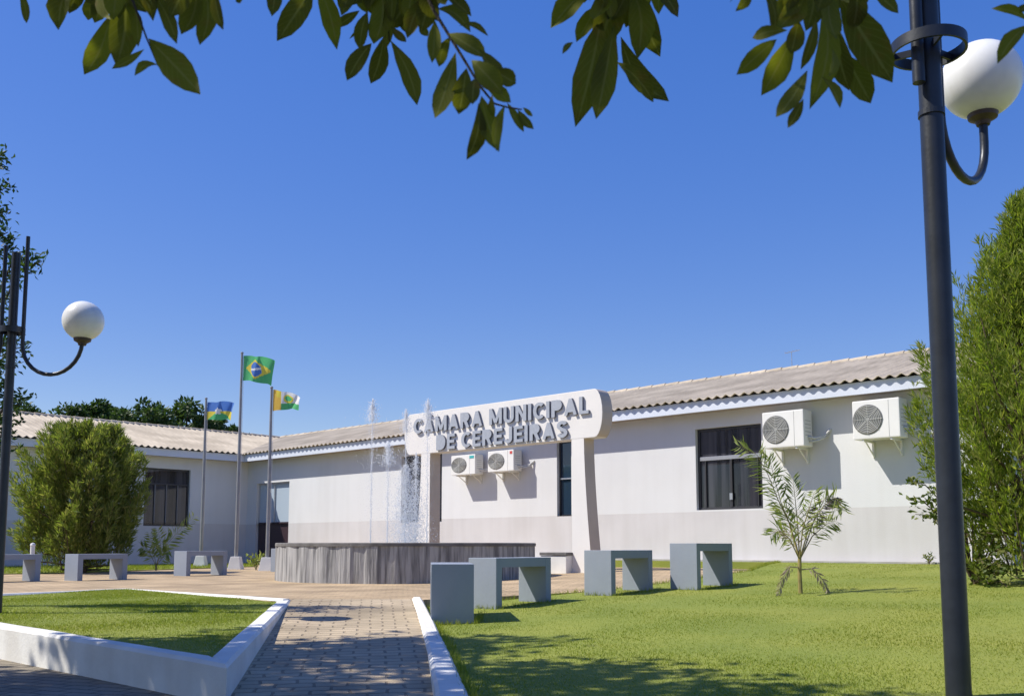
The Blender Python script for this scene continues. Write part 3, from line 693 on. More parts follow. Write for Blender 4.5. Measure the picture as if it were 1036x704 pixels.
# ------------------------------------------------------------------ air conditioners
def make_ac(w, h, d=.32):
    r = thing('air_conditioner', 'x', 'air conditioner', group='air conditioning units on the wall')
    # local: x along wall to the right, -y outwards, z up, origin on the wall below the casing
    gap = .12; yb, yf = -gap, -gap-d
    MB().hexa([(-w/2, yf, 0), (w/2, yf, 0), (w/2, yb, 0), (-w/2, yb, 0), (-w/2, yf, h), (w/2, yf, h), (w/2, yb, h), (-w/2, yb, h)]).build('casing', M['ac_white'], r, bevel=.018)
    cx, cz, rad = -w*.17, h*.5, h*.39
    fan = MB().lathe([(rad, -.002), (rad, .006), (rad-.012, .012), (rad-.02, .004), (0.001, .004)], n=32)
    fan.v = [(cx+x, yf-.001-z, cz+y) for x, y, z in fan.v]
    f = fan.build('fan_opening', M['ac_dark'], r)
    g = MB()
    for k in range(1, 9):
        rr = rad*k/9; g.tube([(cx+rr*math.cos(a*math.pi/12), yf-.014, cz+rr*math.sin(a*math.pi/12)) for a in range(25)], .0045, 5, False)
    for k in range(8):
        a = math.pi*k/4; g.tube([(cx, yf-.014, cz), (cx+rad*math.cos(a), yf-.014, cz+rad*math.sin(a))], .004, 5)
    g.build('fan_grille', M['ac_grille'], f)
    MB().hexa([(w*.27, yf-.004, .02), (w*.275, yf-.004, .02), (w*.275, yf+.002, .02), (w*.27, yf+.002, .02), (w*.27, yf-.004, h-.02), (w*.275, yf-.004, h-.02), (w*.275, yf+.002, h-.02), (w*.27, yf+.002, h-.02)]).build('panel_seam', M['ac_grille'], r)
    sv = MB()
    for k in range(5): z = h*.3+k*h*.1; sv.box((w/2+.003, (yb+yf)/2, z), (.006, d*.6, .012))
    sv.build('side_vents', M['ac_grille'], r)
    for x in (-w*.3, w*.3):
        b = MB(); b.box((x, (yf+.02)/2, -.018), (.035, -yf-.02, .035)); b.box((x, -.0175, -.15), (.034, .035, .23)); b.tube([(x, yf+.12, -.03), (x, -.02, -.24)], .012, 6)
        b.build('bracket', M['ac_white'], r)
    p = MB(); y = (yf+yb)/2
    p.tube([(w/2-.005, y, .16), (w/2+.05, y, .15), (w/2+.10, y+.03, .13), (w/2+.19, -.09, .17), (w/2+.24, -.05, .23), (w/2+.27, -.02, .28), (w/2+.27, .03, .30)], .022, 8)
    p.tube([(w/2-.005, y+.03, .09), (w/2+.06, y+.03, .08), (w/2+.13, y+.05, .09), (w/2+.22, -.06, .16), (w/2+.26, .03, .25)], .016, 8)
    p.build('refrigerant_pipe', M['pipe'], r, smooth=True)
    return r
rzR = math.atan2(dR.y, dR.x)
def front(u0, v0, u1, v1, b=.44):
    s0, zt0 = RW(u0, v0, b); s1, zb1 = RW(u1, v1, b); return (s0+s1)/2, zb1, s1-s0, zt0-zb1
specs = [((768.5, 418, 816, 450.5), 'white air conditioner at the upper corner of the wide dark window'),
         ((864.5, 406, 908, 441.5), 'white air conditioner nearest the big cypress at the right end of the wall'),
         ((454, 461, 478, 479), 'white air conditioner with teal sticker under the left half of the sign'),
         ((491, 456.5, 517, 475.5), 'white air conditioner with red sticker under the middle of the sign')]
acs = []
for (a, lb) in specs:
    s_, zb, w_, h_ = front(*a); acs.append((s_, zb, w_, h_, lb))
mw = sum(x[2] for x in acs[:2])/2; mh = sum(x[3] for x in acs[:2])/2
proto = make_ac(mw, mh)
for i, (s_, zb, w_, h_, lb) in enumerate(acs):
    o = proto if i == 0 else copy_tree(proto)
    p = RP(s_, 0, zb if i < 2 else zb); o.location = p; o.rotation_euler = (0, 0, rzR); o['label'] = lb
    print('AC', i, round(w_, 2), round(h_, 2), round(zb, 2))
    if i >= 2:
        k = h_/mh; o.scale = (w_/mw, .82, k)
        MB().hexa([(mw*.27 if i == 2 else mw*.36, -.4465, mh*.80), (mw*.45, -.4465, mh*.80), (mw*.45, -.4405, mh*.80), (mw*.27 if i == 2 else mw*.36, -.4405, mh*.80),
                   (mw*.27 if i == 2 else mw*.36, -.4465, mh*.93), (mw*.45, -.4465, mh*.93), (mw*.45, -.4405, mh*.93), (mw*.27 if i == 2 else mw*.36, -.4405, mh*.93)]).build('sticker', M['ac_badge'] if i == 2 else M['ac_badge_red'], o)

# ------------------------------------------------------------------ fountain
FR = 2.02; FC = Vector((-1.66, 15.45, z_plaza(-1.66, 15.4))); FT = EYE + .045 - FC.z
fo = thing('fountain', 'round grey concrete fountain basin with tall water jets in the middle of the plaza', 'fountain', FC)
n = 260; mb = MB(); prof = [(FR, -.05), (FR, FT-.045)]; rr = [FR + (0.012 if (j//4) % 2 else 0) + random.uniform(-.004, .004) for j in range(n)]
vs = []; fs = []
for z in (-.05, FT*.5, FT-.05):
    for j in range(n):
        a = 2*math.pi*j/n; vs.append((rr[j]*math.cos(a), rr[j]*math.sin(a), z))
for i in range(2):
    for j in range(n): fs.append((i*n+j, i*n+(j+1) % n, (i+1)*n+(j+1) % n, (i+1)*n+j))
mb.add(vs, fs); mb.lathe([(FR-.2, -.05), (FR-.2, FT-.05)], n=80)
mb.build('basin_wall', M['concrete'], fo)
MB().lathe([(FR+.02, FT-.05), (FR+.02, FT-.01), (FR+.01, FT), (FR-.2, FT), (FR-.21, FT-.01), (FR-.21, FT-.05)], n=120, closed=True).build('basin_rim', M['rim'], fo, smooth=True)
MB().lathe([(.001, FT-.14), (FR-.205, FT-.14)], n=64).build('water_surface', M['water'], fo)
def drops(P, r):
    """octahedral drops"""
    P = np.asarray(P); r = np.asarray(r); k = len(P)
    o = np.array([(1, 0, 0), (-1, 0, 0), (0, 1, 0), (0, -1, 0), (0, 0, 2.6), (0, 0, -2.6)], float)
    V = (P[:, None, :] + o[None]*r[:, None, None]).reshape(-1, 3)
    f = np.array([(0, 2, 4), (2, 1, 4), (1, 3, 4), (3, 0, 4), (2, 0, 5), (1, 2, 5), (3, 1, 5), (0, 3, 5)])
    T = (f[None] + (np.arange(k)*6)[:, None, None]).reshape(-1, 3)
    return V, T
def jet(u, vtop, Y, thick=.012, plume=.13, fall=.25, nd=900, heavy=0, vh=None):
    p = at_y(u, vtop, Y) - FC; H = p.z; x0, y0 = p.x, p.y; z0 = FT-.14
    P = []; r = []
    k = int(nd*.2)
    z = rng.uniform(z0, H-.05, k); w = thick*(.7+2.4*((z-z0)/(H-z0))**2)
    P.append(np.column_stack([x0+rng.normal(0, 1, k)*w, y0+rng.normal(0, 1, k)*w, z])); r.append(rng.uniform(.004, .011, k))
    k = int(nd*.25); t = rng.uniform(0, 1, k); a = rng.uniform(0, 6.28, k); q = np.abs(rng.normal(0, .5, k))
    q = q*(1+1.3*(rng.random(k) < .25)); P.append(np.column_stack([x0+np.cos(a)*plume*q*(1.15-t), y0+np.sin(a)*plume*q*(1.15-t), H-.32+.34*t-rng.uniform(0, .1, k)])); r.append(rng.uniform(.005, .014, k))
    k = int(nd*.4); t = rng.uniform(0, 1, k); a = rng.uniform(0, 6.28, k); q = rng.uniform(.2, 1, k)
    P.append(np.column_stack([x0+np.cos(a)*fall*q*t**.5, y0+np.sin(a)*fall*q*t**.5, H-.1-(H-z0-.1)*t**1.4])); r.append(rng.uniform(.003, .007, k))
    if heavy:
        hz = (at_y(u, vh, Y)-FC).z
        a_seed = u; k = heavy; z = z0+(hz-z0)*rng.beta(1, 1.25, k); w = (.035+.12*(hz-z)/(hz-z0))
        P.append(np.column_stack([x0+rng.normal(0, 1, k)*w, y0+rng.normal(0, 1, k)*w, z])); r.append(rng.uniform(.005, .014, k))
    V, T = drops(np.vstack(P), np.concatenate(r)*.38)
    jo = np_mesh('water_jet', V, T, M['spray'], fo)
    k = 24; MB().tube([(x0+.006*math.sin(i*1.3), y0+.006*math.cos(i*1.7), z0+(H-.12-z0)*i/k) for i in range(k+1)], [.007-.003*i/k for i in range(k+1)], 7).build('stream', M['spray'], jo, smooth=True)
jet(377, 404, 15.6, nd=5000); jet(393, 446, 15.3, nd=4500, plume=.2); jet(411, 414, 15.5, nd=4000, heavy=8500, vh=470); jet(421, 458, 15.9, nd=3000, heavy=4000, vh=484); jet(433, 404, 15.2, nd=5000, plume=.16)

# ------------------------------------------------------------------ benches
def make_bench(L=.84, Wd=.34, H=.45, T=.085):
    r = thing('bench', 'x', 'bench', group='grey concrete benches around the plaza')
    MB().box((L/2, Wd/2, H-T/2-.0015), (L-2*T+.006, Wd-.005, T)).build('seat', M['bench'], r)
    for x in (T/2, L-T/2):
        MB().box((x, Wd/2, H/2-.03), (T, Wd, H+.06)).build('leg', M['bench'], r, bevel=.006)
    return r
bench0 = make_bench()
BN = [  # near corner pixel, depth, alpha, ground fn, length scale, label
 ((502, 614.7), 8.95, 39, z_right, 1.0, 1.0, 'grey bench on the lawn edge beside the end-on bench, its left end sunlit'),
 ((618.6, 600.6), 10.0, 40, z_right, .95, .98, 'grey bench in front of the right pillar of the sign'),
 ((705.5, 591.4), 10.35, 43, z_right, .87, .97, 'grey bench on the lawn below the wide dark window'),
 ((78, 588), 14.6, 34, z_plaza, 1.0, .9, 'grey bench before the round bush by the left wing'),
 ((188.2, 582), 16.9, 34, z_plaza, 1.05, .93, 'grey bench in front of the leftmost flagpole'),
 ((285, 577.6), 19.6, 36, z_plaza, .9, 1, 'grey bench half hidden behind the left side of the fountain'),
 ((-17, 590), 13.9, 34, z_plaza, 1.0, .9, 'grey bench cut by the left picture edge behind the lamp post')]
for i, (px, Y, al, g, sl_, sh, lb) in enumerate(BN):
    o = bench0 if i == 0 else copy_tree(bench0)
    p = at_y(px[0], px[1], Y); zgr = g(p.x, p.y)
    # long axis l=(sin a, cos a), end axis (-cos a, sin a)
    o.rotation_euler = (0, 0, math.atan2(math.cos(R(al)), math.sin(R(al)))); o.location = (p.x, p.y, p.z+.002)
    o.scale = (sl_, 1, sh); o['label'] = lb
o = copy_tree(bench0); pa_ = at_y(435.8, 628.5, 7.75)
o.location = (pa_.x, pa_.y, pa_.z); l = Vector((-.09, 1, 0)).normalized()
# end faces the viewer: long axis l, seat width to the right
o.rotation_euler = (0, 0, math.atan2(l.y, l.x)); o.scale = (1, -1, 1.0)
o['label'] = 'grey bench seen end-on beside the white kerb at the top of the path'

# small white planter by the sign's foot
pp = at_y(547, 575.5, 16.6); pw = at_y(579, 575.5, 16.6).x - pp.x
pl = thing('planter_box', 'low white masonry box with grey lid between fountain and right sign pillar', 'planter', (pp.x, pp.y, z_plaza(pp.x, pp.y)))
hh = at_y(560, 560, 16.6).z - z_plaza(pp.x, pp.y)
pl.rotation_euler = (0, 0, rzR); pw *= 1.05
MB().box((pw/2, .2, hh/2-.06), (pw, .4, hh+.06)).build('box_wall', M['white'], pl, bevel=.01)
MB().box((pw/2, .2, hh-.03+.03), (pw+.03, .43, .05)).build('lid', M['rim'], pl, bevel=.008)

# ------------------------------------------------------------------ flagpoles and flags
def flagpole(base_px, Y, top_v, label, bw=.16):
    p = at_y(base_px[0], base_px[1], Y); g = z_plaza(p.x, p.y); p.z = g
    top = at_y(base_px[0], top_v, Y).z - g
    r = thing('flagpole', label, 'flagpole', p, group='flagpoles beside the fountain')
    b = bw; mb = MB(); mb.hexa([(-b, -b, -.05), (b, -b, -.05), (b, b, -.05), (-b, b, -.05), (-b*.62, -b*.62, .28), (b*.62, -b*.62, .28), (b*.62, b*.62, .28), (-b*.62, b*.62, .28)])
    mb.build('base_block', M['white'], r, bevel=.012)
    MB().tube([(0, 0, .27), (0, 0, top*.5), (0, 0, top)], [.042, .036, .026], 12).build('pole', M['pole'], r, smooth=True)
    MB().lathe([(.001, top+.05), (.03, top+.04), (.036, top+.02), (.03, top), (.001, top-.005)], n=12).build('finial', M['pole'], r, smooth=True)
    MB().tube([(.05, -.01, top-.05), (.055, -.01, 1.0)], .004, 5).build('halyard', M['white'], r)
    return r, p, top+g
def cloth(r_, name, label, p, u0, v0, Y, W_, H_, dirv, colors, fn, droop=.12, wave=.08, seedp=0, taper=0):
    nx, nz = 48, 32; o = thing(name, label, 'flag', (p.x, p.y, at_y(u0, v0, Y).z)); d = Vector(dirv).normalized(); nrm = Vector((-d.y, d.x, 0))
    mb = MB(); vs = []
    for i in range(nx+1):
        for j in range(nz+1):
            a, b = i/nx, j/nz
            q = d*(W_*a*(1-.08*math.sin(a*3))) + Vector((0, 0, -H_*(b*(1-taper*a)+taper*a*.55) - droop*a*a*(1+.25*b)))
            q += nrm*(wave*a*math.sin(a*7.5+seedp+b*1.6) + .03*a*math.sin(a*15+b*4+seedp))
            q += Vector((0, 0, .03*a*math.sin(a*9+seedp)))
            vs.append(q + d*.04)
    for i in range(nx):
        for j in range(nz):
            mb.mi = fn((i+.5)/nx, (j+.5)/nz); k = i*(nz+1)+j
            mb.add([], []) ; mb.f.append((k, k+nz+1, k+nz+2, k+1)); mb.m.append(mb.mi)
    mb.v = [tuple(v) for v in vs]
    mb.build('cloth', colors, o, smooth=True)
    return o
def fm(name, c):
    return leafmat(name, [tuple(x*.97 for x in c), c], .45, tint=(1, 1, 1), rough=.8, spec=.1)
C_G, C_Y, C_B, C_W, C_O = fm('flag_green', (.12, .50, .20)), fm('flag_yellow', (.80, .66, .10)), fm('flag_blue', (.10, .22, .58)), fm('flag_white', (.8, .8, .8)), fm('flag_orange', (.80, .52, .10))
def brazil(a, b):
    x, y = (a-.5)*2, (b-.5)*2
    if (x*1.43)**2 + y*y < .56**2:
        yy = y + .1*x - .05 + .25*(x+.3)**2
        return 3 if abs(yy) < .08 else 2
    if abs(x)/.84 + abs(y)/.78 < 1: return 1
    return 0
def rondonia(a, b):
    x, y = (a-.5)*2, b
    ang = math.atan2(x, .52-y); rad = math.hypot(x*.75, (y-.52)*1.0)
    if rad < .10+.07*abs(math.cos(2.5*ang))*1.4: return 3
    if y < .52: return 2
    if abs(x) < (y-.52)/.48*.95: return 0
    return 1
def cerejeiras(a, b):
    if ((a-.56)/.13)**2 + ((b-.40)/.24)**2 < 1: return 0 if ((a-.56)/.08)**2 + ((b-.38)/.15)**2 < 1 else 1
    if a < .28*(1-.0*b) + .05: return 4 if b > .35 or a < .12 else 1
    if b > .72-.15*a: return 0
    return 3
r1, p1, t1 = flagpole((203, 573), 24.0, 404, 'shortest flagpole, left of three, flying a blue and yellow flag')
r2, p2, t2 = flagpole((238.5, 575), 22.0, 358, 'tallest flagpole, in the middle, flying the green flag')
r3, p3, t3 = flagpole((270, 577.5), 20.6, 393, 'flagpole next to the fountain flying the yellow white and green flag')
cloth(r1, 'flag', 'blue yellow and green flag with white star on the left pole', p1, 206, 407, 24.0, .74, .44, (1, -.35, 0), [C_G, C_Y, C_B, C_W, C_O], rondonia, .03, .12, 1.0)
cloth(r2, 'flag', 'green flag with yellow rhombus and blue globe on the tallest pole', p2, 242, 360, 22.0, .74, .58, (1, -.3, 0), [C_G, C_Y, C_B, C_W, C_O], brazil, .13, .14, 0.3)
cloth(r3, 'flag', 'yellow white and green flag with round emblem on the pole near the fountain', p3, 273, 394, 20.6, .68, .47, (1, -.3, 0), [C_G, C_Y, C_B, C_W, C_O], cerejeiras, .07, .12, 2.0, .45)

# ------------------------------------------------------------------ street lamps
def lamp(name, label, X, Y, zb, ztop, ringz, arms, stub=None, pr=.05, tube_top=.1, rr=.16, j_r=.245, glob_r=.175, off=.095, ar=.02):
    r = thing('street_lamp', label, 'street lamp', (X, Y, zb), group='globe street lamps')
    L = lambda z: z-zb
    MB().tube([(0, 0, -.2), (0, 0, L(ringz)*.6), (0, 0, L(ztop))], [pr*1.02, pr, pr*.96], 24).build('pole', M['lamp_metal'], r, smooth=True)
    MB().lathe([(rr, -.02), (rr, .03), (rr-.012, .03), (rr-.012, -.02)], (0, 0, L(ringz)), 40, True).build('ring_band', M['lamp_metal'], r, smooth=True)
    for k in range(3):
        a = 2*math.pi*k/3+.5; s = MB(); s.box((math.cos(a)*(pr+rr)/2, math.sin(a)*(pr+rr)/2, L(ringz)), (rr-pr-.01, .012, .03), (math.cos(a), math.sin(a), 0), (-math.sin(a), math.cos(a), 0))
        s.build('ring_spoke', M['lamp_metal'], r)
    for (ang, ztt, zj, zh) in arms:      # direction, tube top, height of the J's bottom, holder height
        d = Vector((math.cos(ang), math.sin(ang), 0)); cz = L(zj)+j_r
        pts = [d*off + oz*L(ztt), d*off + oz*(L(ztt)*.5+cz*.5), d*off + oz*(cz+.1)]
        for k in range(0, 15):
            a = math.pi + math.pi*k/14; pts.append(d*(off+j_r+j_r*math.cos(a)) + oz*(cz+j_r*math.sin(a)))
        pts.append(d*(off+2*j_r) + oz*max(cz+.02, L(zh)-.03)); pts.append(d*(off+2*j_r) + oz*L(zh))
        MB().tube(pts, ar, 12).build('bracket_arm', M['lamp_metal'], r, smooth=True)
        gc = d*(off+2*j_r)
        MB().lathe([(.001, -.032), (.03, -.03), (.036, -.012), (.066, .006), (.07, .026), (.06, .034), (.001, .034)], gc + oz*L(zh), 24).build('globe_holder', M['lamp_rust'], r, smooth=True)
        prof = [(glob_r*math.sin(math.pi*k/24)+.0004, -glob_r*math.cos(math.pi*k/24)) for k in range(25)]
        MB().lathe(prof, gc + oz*(L(zh)+glob_r+.012), 48).build('globe', M['globe'], r, smooth=True)
    if stub:
        ang, z0, z1 = stub; d = Vector((math.cos(ang), math.sin(ang), 0))*(.085)
        MB().tube([d+oz*L(z0), d+oz*L(z1)], .027, 12).build('tube_stub', M['lamp_metal'], r, smooth=True)
    MB().lathe([(pr+.006, -.012), (pr+.006, .012), (pr-.003, .012), (pr-.003, -.012)], (0, 0, L(ringz-.3)), 24, True).build('clamp', M['lamp_metal'], r)
    return r
PX, PY = .4515*4.1, 4.1
dirA = math.atan2(.40, .43)
zb_r = z_right(PX, PY)
g_ = Vector((PX, PY, 0)) + Vector((math.cos(dirA), math.sin(dirA), 0))*(.095+.49)
zj = at_y(975, 185, PY+.22).z+.02; zh = at_y(988, 121, g_.y).z
rz_ = at_y(938, 50, PY).z
lamp('street_lamp', 'dark street lamp in the right foreground, post crossing the whole picture height', PX, PY, zb_r, rz_+1.0, rz_, [(dirA, rz_+.35, zj, zh)], glob_r=.186, stub=(R(215), rz_+.9, at_y(928, 84, PY-.05).z))
lp = at_y(3, 619, 7.95)
lx, ly = lp.x-.05, lp.y
topz = at_y(11, 256, ly).z
lamp('street_lamp', 'dark street lamp standing on the raised left lawn beside the leafy tree', lx, ly, z_left(lx, ly), topz, at_y(11, 335, ly).z,
     [(R(-8), at_y(24, 240, ly).z, at_y(50, 380, ly).z, at_y(83, 348, ly).z), (R(172), at_y(24, 248, ly).z, at_y(50, 380, ly).z, at_y(83, 348, ly).z)], pr=.036, ar=.0165, glob_r=.163, rr=.10, off=.10, j_r=.268)

# ------------------------------------------------------------------ vegetation helpers
def quad_leaves(P, D, L, Wd, N=None, curl=0.25):
    """pointed leaves of two faces each: base, left, right, tip folded along the midrib"""
    P = np.asarray(P, float); D = np.asarray(D, float); D = D/np.linalg.norm(D, axis=1, keepdims=True); k = len(P)
    L = np.broadcast_to(L, (k,))[:, None]; Wd = np.broadcast_to(Wd, (k,))[:, None]
    if N is None: N = rng.normal(0, 1, (k, 3))
    Sd = np.cross(D, N); Sd /= np.linalg.norm(Sd, axis=1, keepdims=True)+1e-9; Nn = np.cross(Sd, D)
    b = P; t = P + D*L - Nn*L*curl*.4; m = P + D*L*.5
    l = m - Sd*Wd/2 + Nn*Wd*.15; r = m + Sd*Wd/2 + Nn*Wd*.15
    V = np.stack([b, l, t, r, m-Nn*Wd*.05], 1).reshape(-1, 3)
    f = np.array([(0, 4, 1), (1, 4, 2), (0, 3, 4), (4, 3, 2)])
    T = (f[None] + (np.arange(k)*5)[:, None, None]).reshape(-1, 3)
    return V, T
def merge(parts):
    V = []; T = []; n = 0
    for v, t in parts: V.append(v); T.append(t+n); n += len(v)
    return np.vstack(V), np.vstack(T)
def unit(v): return v/(np.linalg.norm(v, axis=-1, keepdims=True)+1e-9)

def plume_sprays(base, tip, rad, n, L, Wd, up=1.1, spread=.38):
    """one upright plume of a cypress: flattened sprays along a branch, tapering to a soft tip"""
    base = np.asarray(base); tip = np.asarray(tip); ax = tip-base
    t = rng.beta(1.3, 1.25, n); a = rng.uniform(0, 2*np.pi, n); x = unit(np.cross(ax, [.3, .2, .9])[None])[0]; y = unit(np.cross(ax, x)[None])[0]
    prof = rad*np.sin(np.pi*np.clip(t*.80+.18, 0, 1))**.9
    rr = prof*np.sqrt(rng.uniform(.1, 1, n))
    out = np.cos(a)[:, None]*x + np.sin(a)[:, None]*y
    P = base + ax*t[:, None] + out*rr[:, None]
    D = out*spread + unit(ax[None])*up + rng.normal(0, .22, (n, 3))
    parts = []
    for k in range(3):
        Dk = D + rng.normal(0, .38, (n, 3)); s = rng.uniform(.6, 1.15, n)
        parts.append(quad_leaves(P, Dk, L*s, Wd*s, curl=.2))
    return merge(parts)

def thuja(name, label, base, H, Rm, nplume, ndens, shape, L, Wd, mkey, trunk_h=.3, stems=1, lean=(0, 0), keep=None):
    base = Vector(base); r = thing(name, label, 'tree', base)
    parts = []; stem = MB()
    for k in range(nplume):
        h = H*(.10+.90*((k+.5)/nplume)**.9)*random.uniform(.93, 1.05); a = k*2.39996 + random.uniform(-.5, .5)
        rad = Rm*shape(min(1, h/H))*(random.uniform(.45, 1.0) if k % 4 else random.uniform(.95, 1.12))
        ln = H*random.uniform(.14, .32)*(1.1-.3*h/H)
        tipz = min(H*1.04, h + ln*.55)
        b = np.array([math.cos(a)*rad*.72, math.sin(a)*rad*.72, max(.05, h-ln*.5)]); t = np.array([math.cos(a)*rad*1.04, math.sin(a)*rad*1.04, tipz])
        b[0] += lean[0]*h/H; t[0] += lean[0]*h/H
        parts.append(plume_sprays(b, t, .105*Rm*random.uniform(.7, 1.4), int(ndens*random.uniform(.7, 1.3)), L, Wd))
        if k % 3 == 0: stem.tube([(0, 0, max(.03, b[2]*.45)), tuple(b*.6+np.array([0, 0, b[2]*.25])), tuple(b), tuple(b*.4+t*.6)], [.022, .016, .012, .005], 6)
    V, T = merge(parts)
    if keep is not None:
        k5 = keep(V.reshape(-1, 5, 3)[:, 0]); V = V.reshape(-1, 5, 3)[k5].reshape(-1, 3); T = np.array([(0, 4, 1), (1, 4, 2), (0, 3, 4), (4, 3, 2)]); T = (T[None]+(np.arange(len(V)//5)*5)[:, None, None]).reshape(-1, 3)
    np_mesh('crown', V, T, M[mkey], r)
    for k in range(stems):
        a = k*2.4; e = .12*stems
        stem.tube([(math.cos(a)*.06*(stems > 1), math.sin(a)*.06*(stems > 1), -.1), (math.cos(a)*e*.5, math.sin(a)*e*.5, H*.3), (math.cos(a)*e+lean[0]*.8, math.sin(a)*e, H*.75)], [.07, .05, .015], 8)
    stem.build('trunk', M['bark'], r)
    return r

# round bush at the left
bp = at_y(80, 569, 19.0); bp.z = z_strip(bp.x, bp.y)
bh = at_y(80, 436, 19.0).z - bp.z; br = (at_y(146, 500, 19.0).x - at_y(20, 500, 19.0).x)/2
thuja('round_cypress', 'round golden green cypress bush beside the dark window of the left wing', bp, bh, br*.97, 230, 80, lambda t: (math.sin(math.pi*min(1, .17+.72*t))**.75)*(1 if t < .55 else 1-.12*((t-.55)/.45)**2), .15, .020, 'thuja_warm', stems=5)
# tall cypress at the right
cp_ = at_y(1066, 604, 9.6); cp_.z = z_right(cp_.x, cp_.y)
ch = at_y(1066, 212, 9.6).z - cp_.z
def cyp_shape(t): return float(np.interp(t, [0, .1, .28, .45, .58, .70, .84, 1], [.45, .66, 1, .98, .86, .60, .26, .05]))
thuja('tall_cypress', 'tall bright green cypress behind the right lamp post', cp_, ch, 1.16, 320, 120, cyp_shape, .10, .0125, 'thuja', stems=3)

# leafy twigs
def twig_shrub(name, label, cat, base, stems, mkey, L, Wd, nleaf, barkm='bark', rad=.012, part='foliage'):
    base = Vector(base); r = thing(name, label, cat, base); st_ = MB(); P = []; D = []
    for pts in stems:
        pts = [Vector(p) for p in pts]; k = len(pts)
        st_.tube(pts, [rad*(1-.75*i/(k-1)) for i in range(k)], 6)
        for _ in range(nleaf):
            f = random.uniform(.25, 1)*(k-1); i = min(int(f), k-2); q = pts[i].lerp(pts[i+1], f-i); t = (pts[i+1]-pts[i]).normalized()
            P.append(q + Vector([random.gauss(0, L*.35) for _ in range(3)])); D.append(t*.5 + Vector([random.gauss(0, .7), random.gauss(0, .7), random.gauss(.1, .5)]))
    V, T = quad_leaves([p[:] for p in P], [d[:] for d in D], np.random.default_rng(3).uniform(.7, 1.15, len(P))*L, Wd)
    np_mesh(part, V, T, M[mkey], r); st_.build('stem', M[barkm], r)
    return r
# pale shrub below the tall cypress, its sparse branches reach past the lamp post
sb = at_y(985, 588, 9.9); sb.z = z_right(sb.x, sb.y)
stems = []
for (u, v, dy) in ((920, 485, .1), (918, 505, -.1), (926, 520, .0), (935, 470, .1), (930, 450, .2), (940, 430, .3), (928, 412, .3), (935, 395, .4), (985, 520, -.2), (1005, 540, -.5), (1020, 560, -.6), (1030, 585, -.6), (995, 570, -.4), (1036, 530, -.7), (1012, 500, -.6), (940, 505, .1), (1024, 598, -.6), (955, 455, 0), (1000, 590, -.5), (1016, 575, -.5)):
    e = at_y(u, v, 9.9+dy) - sb; m_ = Vector((e.x*.45, e.y*.45, e.z*.72+.05)); stems.append([(0, 0, 0), m_*.5, m_, (m_+e)*.5+Vector((0, 0, .06)), e])
twig_shrub('leafy_shrub', 'sparse pale leaved shrub at the foot of the tall cypress', 'shrub', sb, stems, 'shrub', .075, .035, 60)

# leafy tree at the left edge, in front of the wing
tb = Vector((-5.05, 8.7, 0)); tb.z = z_left(-5.05, 8.7)
tr_ = thing('leafy_tree', 'dark small leaved tree cut by the left picture edge behind the lamp post', 'tree', tb)
st_ = MB(); P = []; D = []
st_.tube([(0, 0, -.2), (.03, .02, .8), (-.05, .05, 1.7), (-.1, .05, 3.2)], [.07, .06, .05, .015], 10)
for (u, v, dy) in ((6, 190, 0), (3, 215, .2), (8, 235, -.1), (14, 250, .1), (30, 258, -.2), (42, 265, -.25), (10, 275, .2), (4, 300, -.2), (12, 330, -.15), (10, 345, .1), (24, 350, -.3), (14, 365, -.3), (6, 390, 0), (22, 408, -.2), (28, 402, .1), (15, 425, .1), (8, 440, 0), (3, 160, .1), (-20, 200, 0), (-40, 240, .3), (-60, 300, 0), (-30, 330, .5), (-50, 380, -.4), (-20, 420, .4), (-90, 250, .2), (-70, 180, 0), (-100, 350, .3), (-30, 150, .2), (-80, 420, 0), (0, 455, .1)):
    e = at_y(u, v, 8.5+dy) - tb; h = e.z*.72
    pts = [Vector((0, 0, h*.9)), Vector((e.x*.4, e.y*.4, h+.1*e.z)), Vector((e.x*.75, e.y*.75, e.z-.03)), e]
    st_.tube(pts, [.02, .014, .008, .004], 6)
    for _ in range(105):
        f = random.betavariate(2.2, 1)*3; i = min(int(f), 2); q = pts[i].lerp(pts[i+1], f-i)
        P.append(q + Vector([random.gauss(0, .05) for _ in range(3)])); D.append(Vector((random.gauss(.15, .7), random.gauss(0, .7), random.gauss(.05, .6))))
V, T = quad_leaves([p[:] for p in P], [d[:] for d in D], rng.uniform(.045, .085, len(P)), .026)
np_mesh('crown', V, T, M['dark_leaf'], tr_); st_.build('trunk', M['bark_dark'], tr_)

# trees beyond the roofs
def far_tree(u, vtop, Y, wpx, label, dens=1.0):
    top = at_y(u, vtop, Y); rad = wpx*.62*Y/F; H = top.z
    r = thing('broadleaf_tree', label, 'tree', (top.x, Y, -.05), group='trees beyond the roofs')
    mb = MB(); mb.tube([(0, 0, 0), (.1, 0, H*.35), (0, .1, H*.7)], [.28, .22, .1], 8)
    P = []; D = []
    ncl = int(46*dens)
    for k in range(ncl):
        a = random.uniform(0, 6.28); cz = random.uniform(-.75, .95); rr = math.sqrt(max(0, 1-cz*cz))*random.uniform(.55, 1)
        c = Vector((rad*rr*math.cos(a), rad*rr*math.sin(a), H*.70 + cz*H*.27)); cr = rad*random.uniform(.18, .34)
        if k % 4 == 0: mb.tube([(0, 0, H*.4), tuple(c*.6+Vector((0, 0, H*.2))), tuple(c)], [.08, .05, .02], 5)
        for _ in range(130):
            d = Vector([random.gauss(0, 1) for _ in range(3)]).normalized()
            P.append(c + d*cr*random.uniform(.5, 1.05)); D.append(d + Vector((random.gauss(0, .6), random.gauss(0, .6), random.gauss(-.2, .5))))
    V, T = quad_leaves([p[:] for p in P], [d[:] for d in D], rng.uniform(.16, .34, len(P)), .13)
    np_mesh('crown', V, T, M['far_leaf'], r); mb.build('trunk', M['bark_dark'], r)
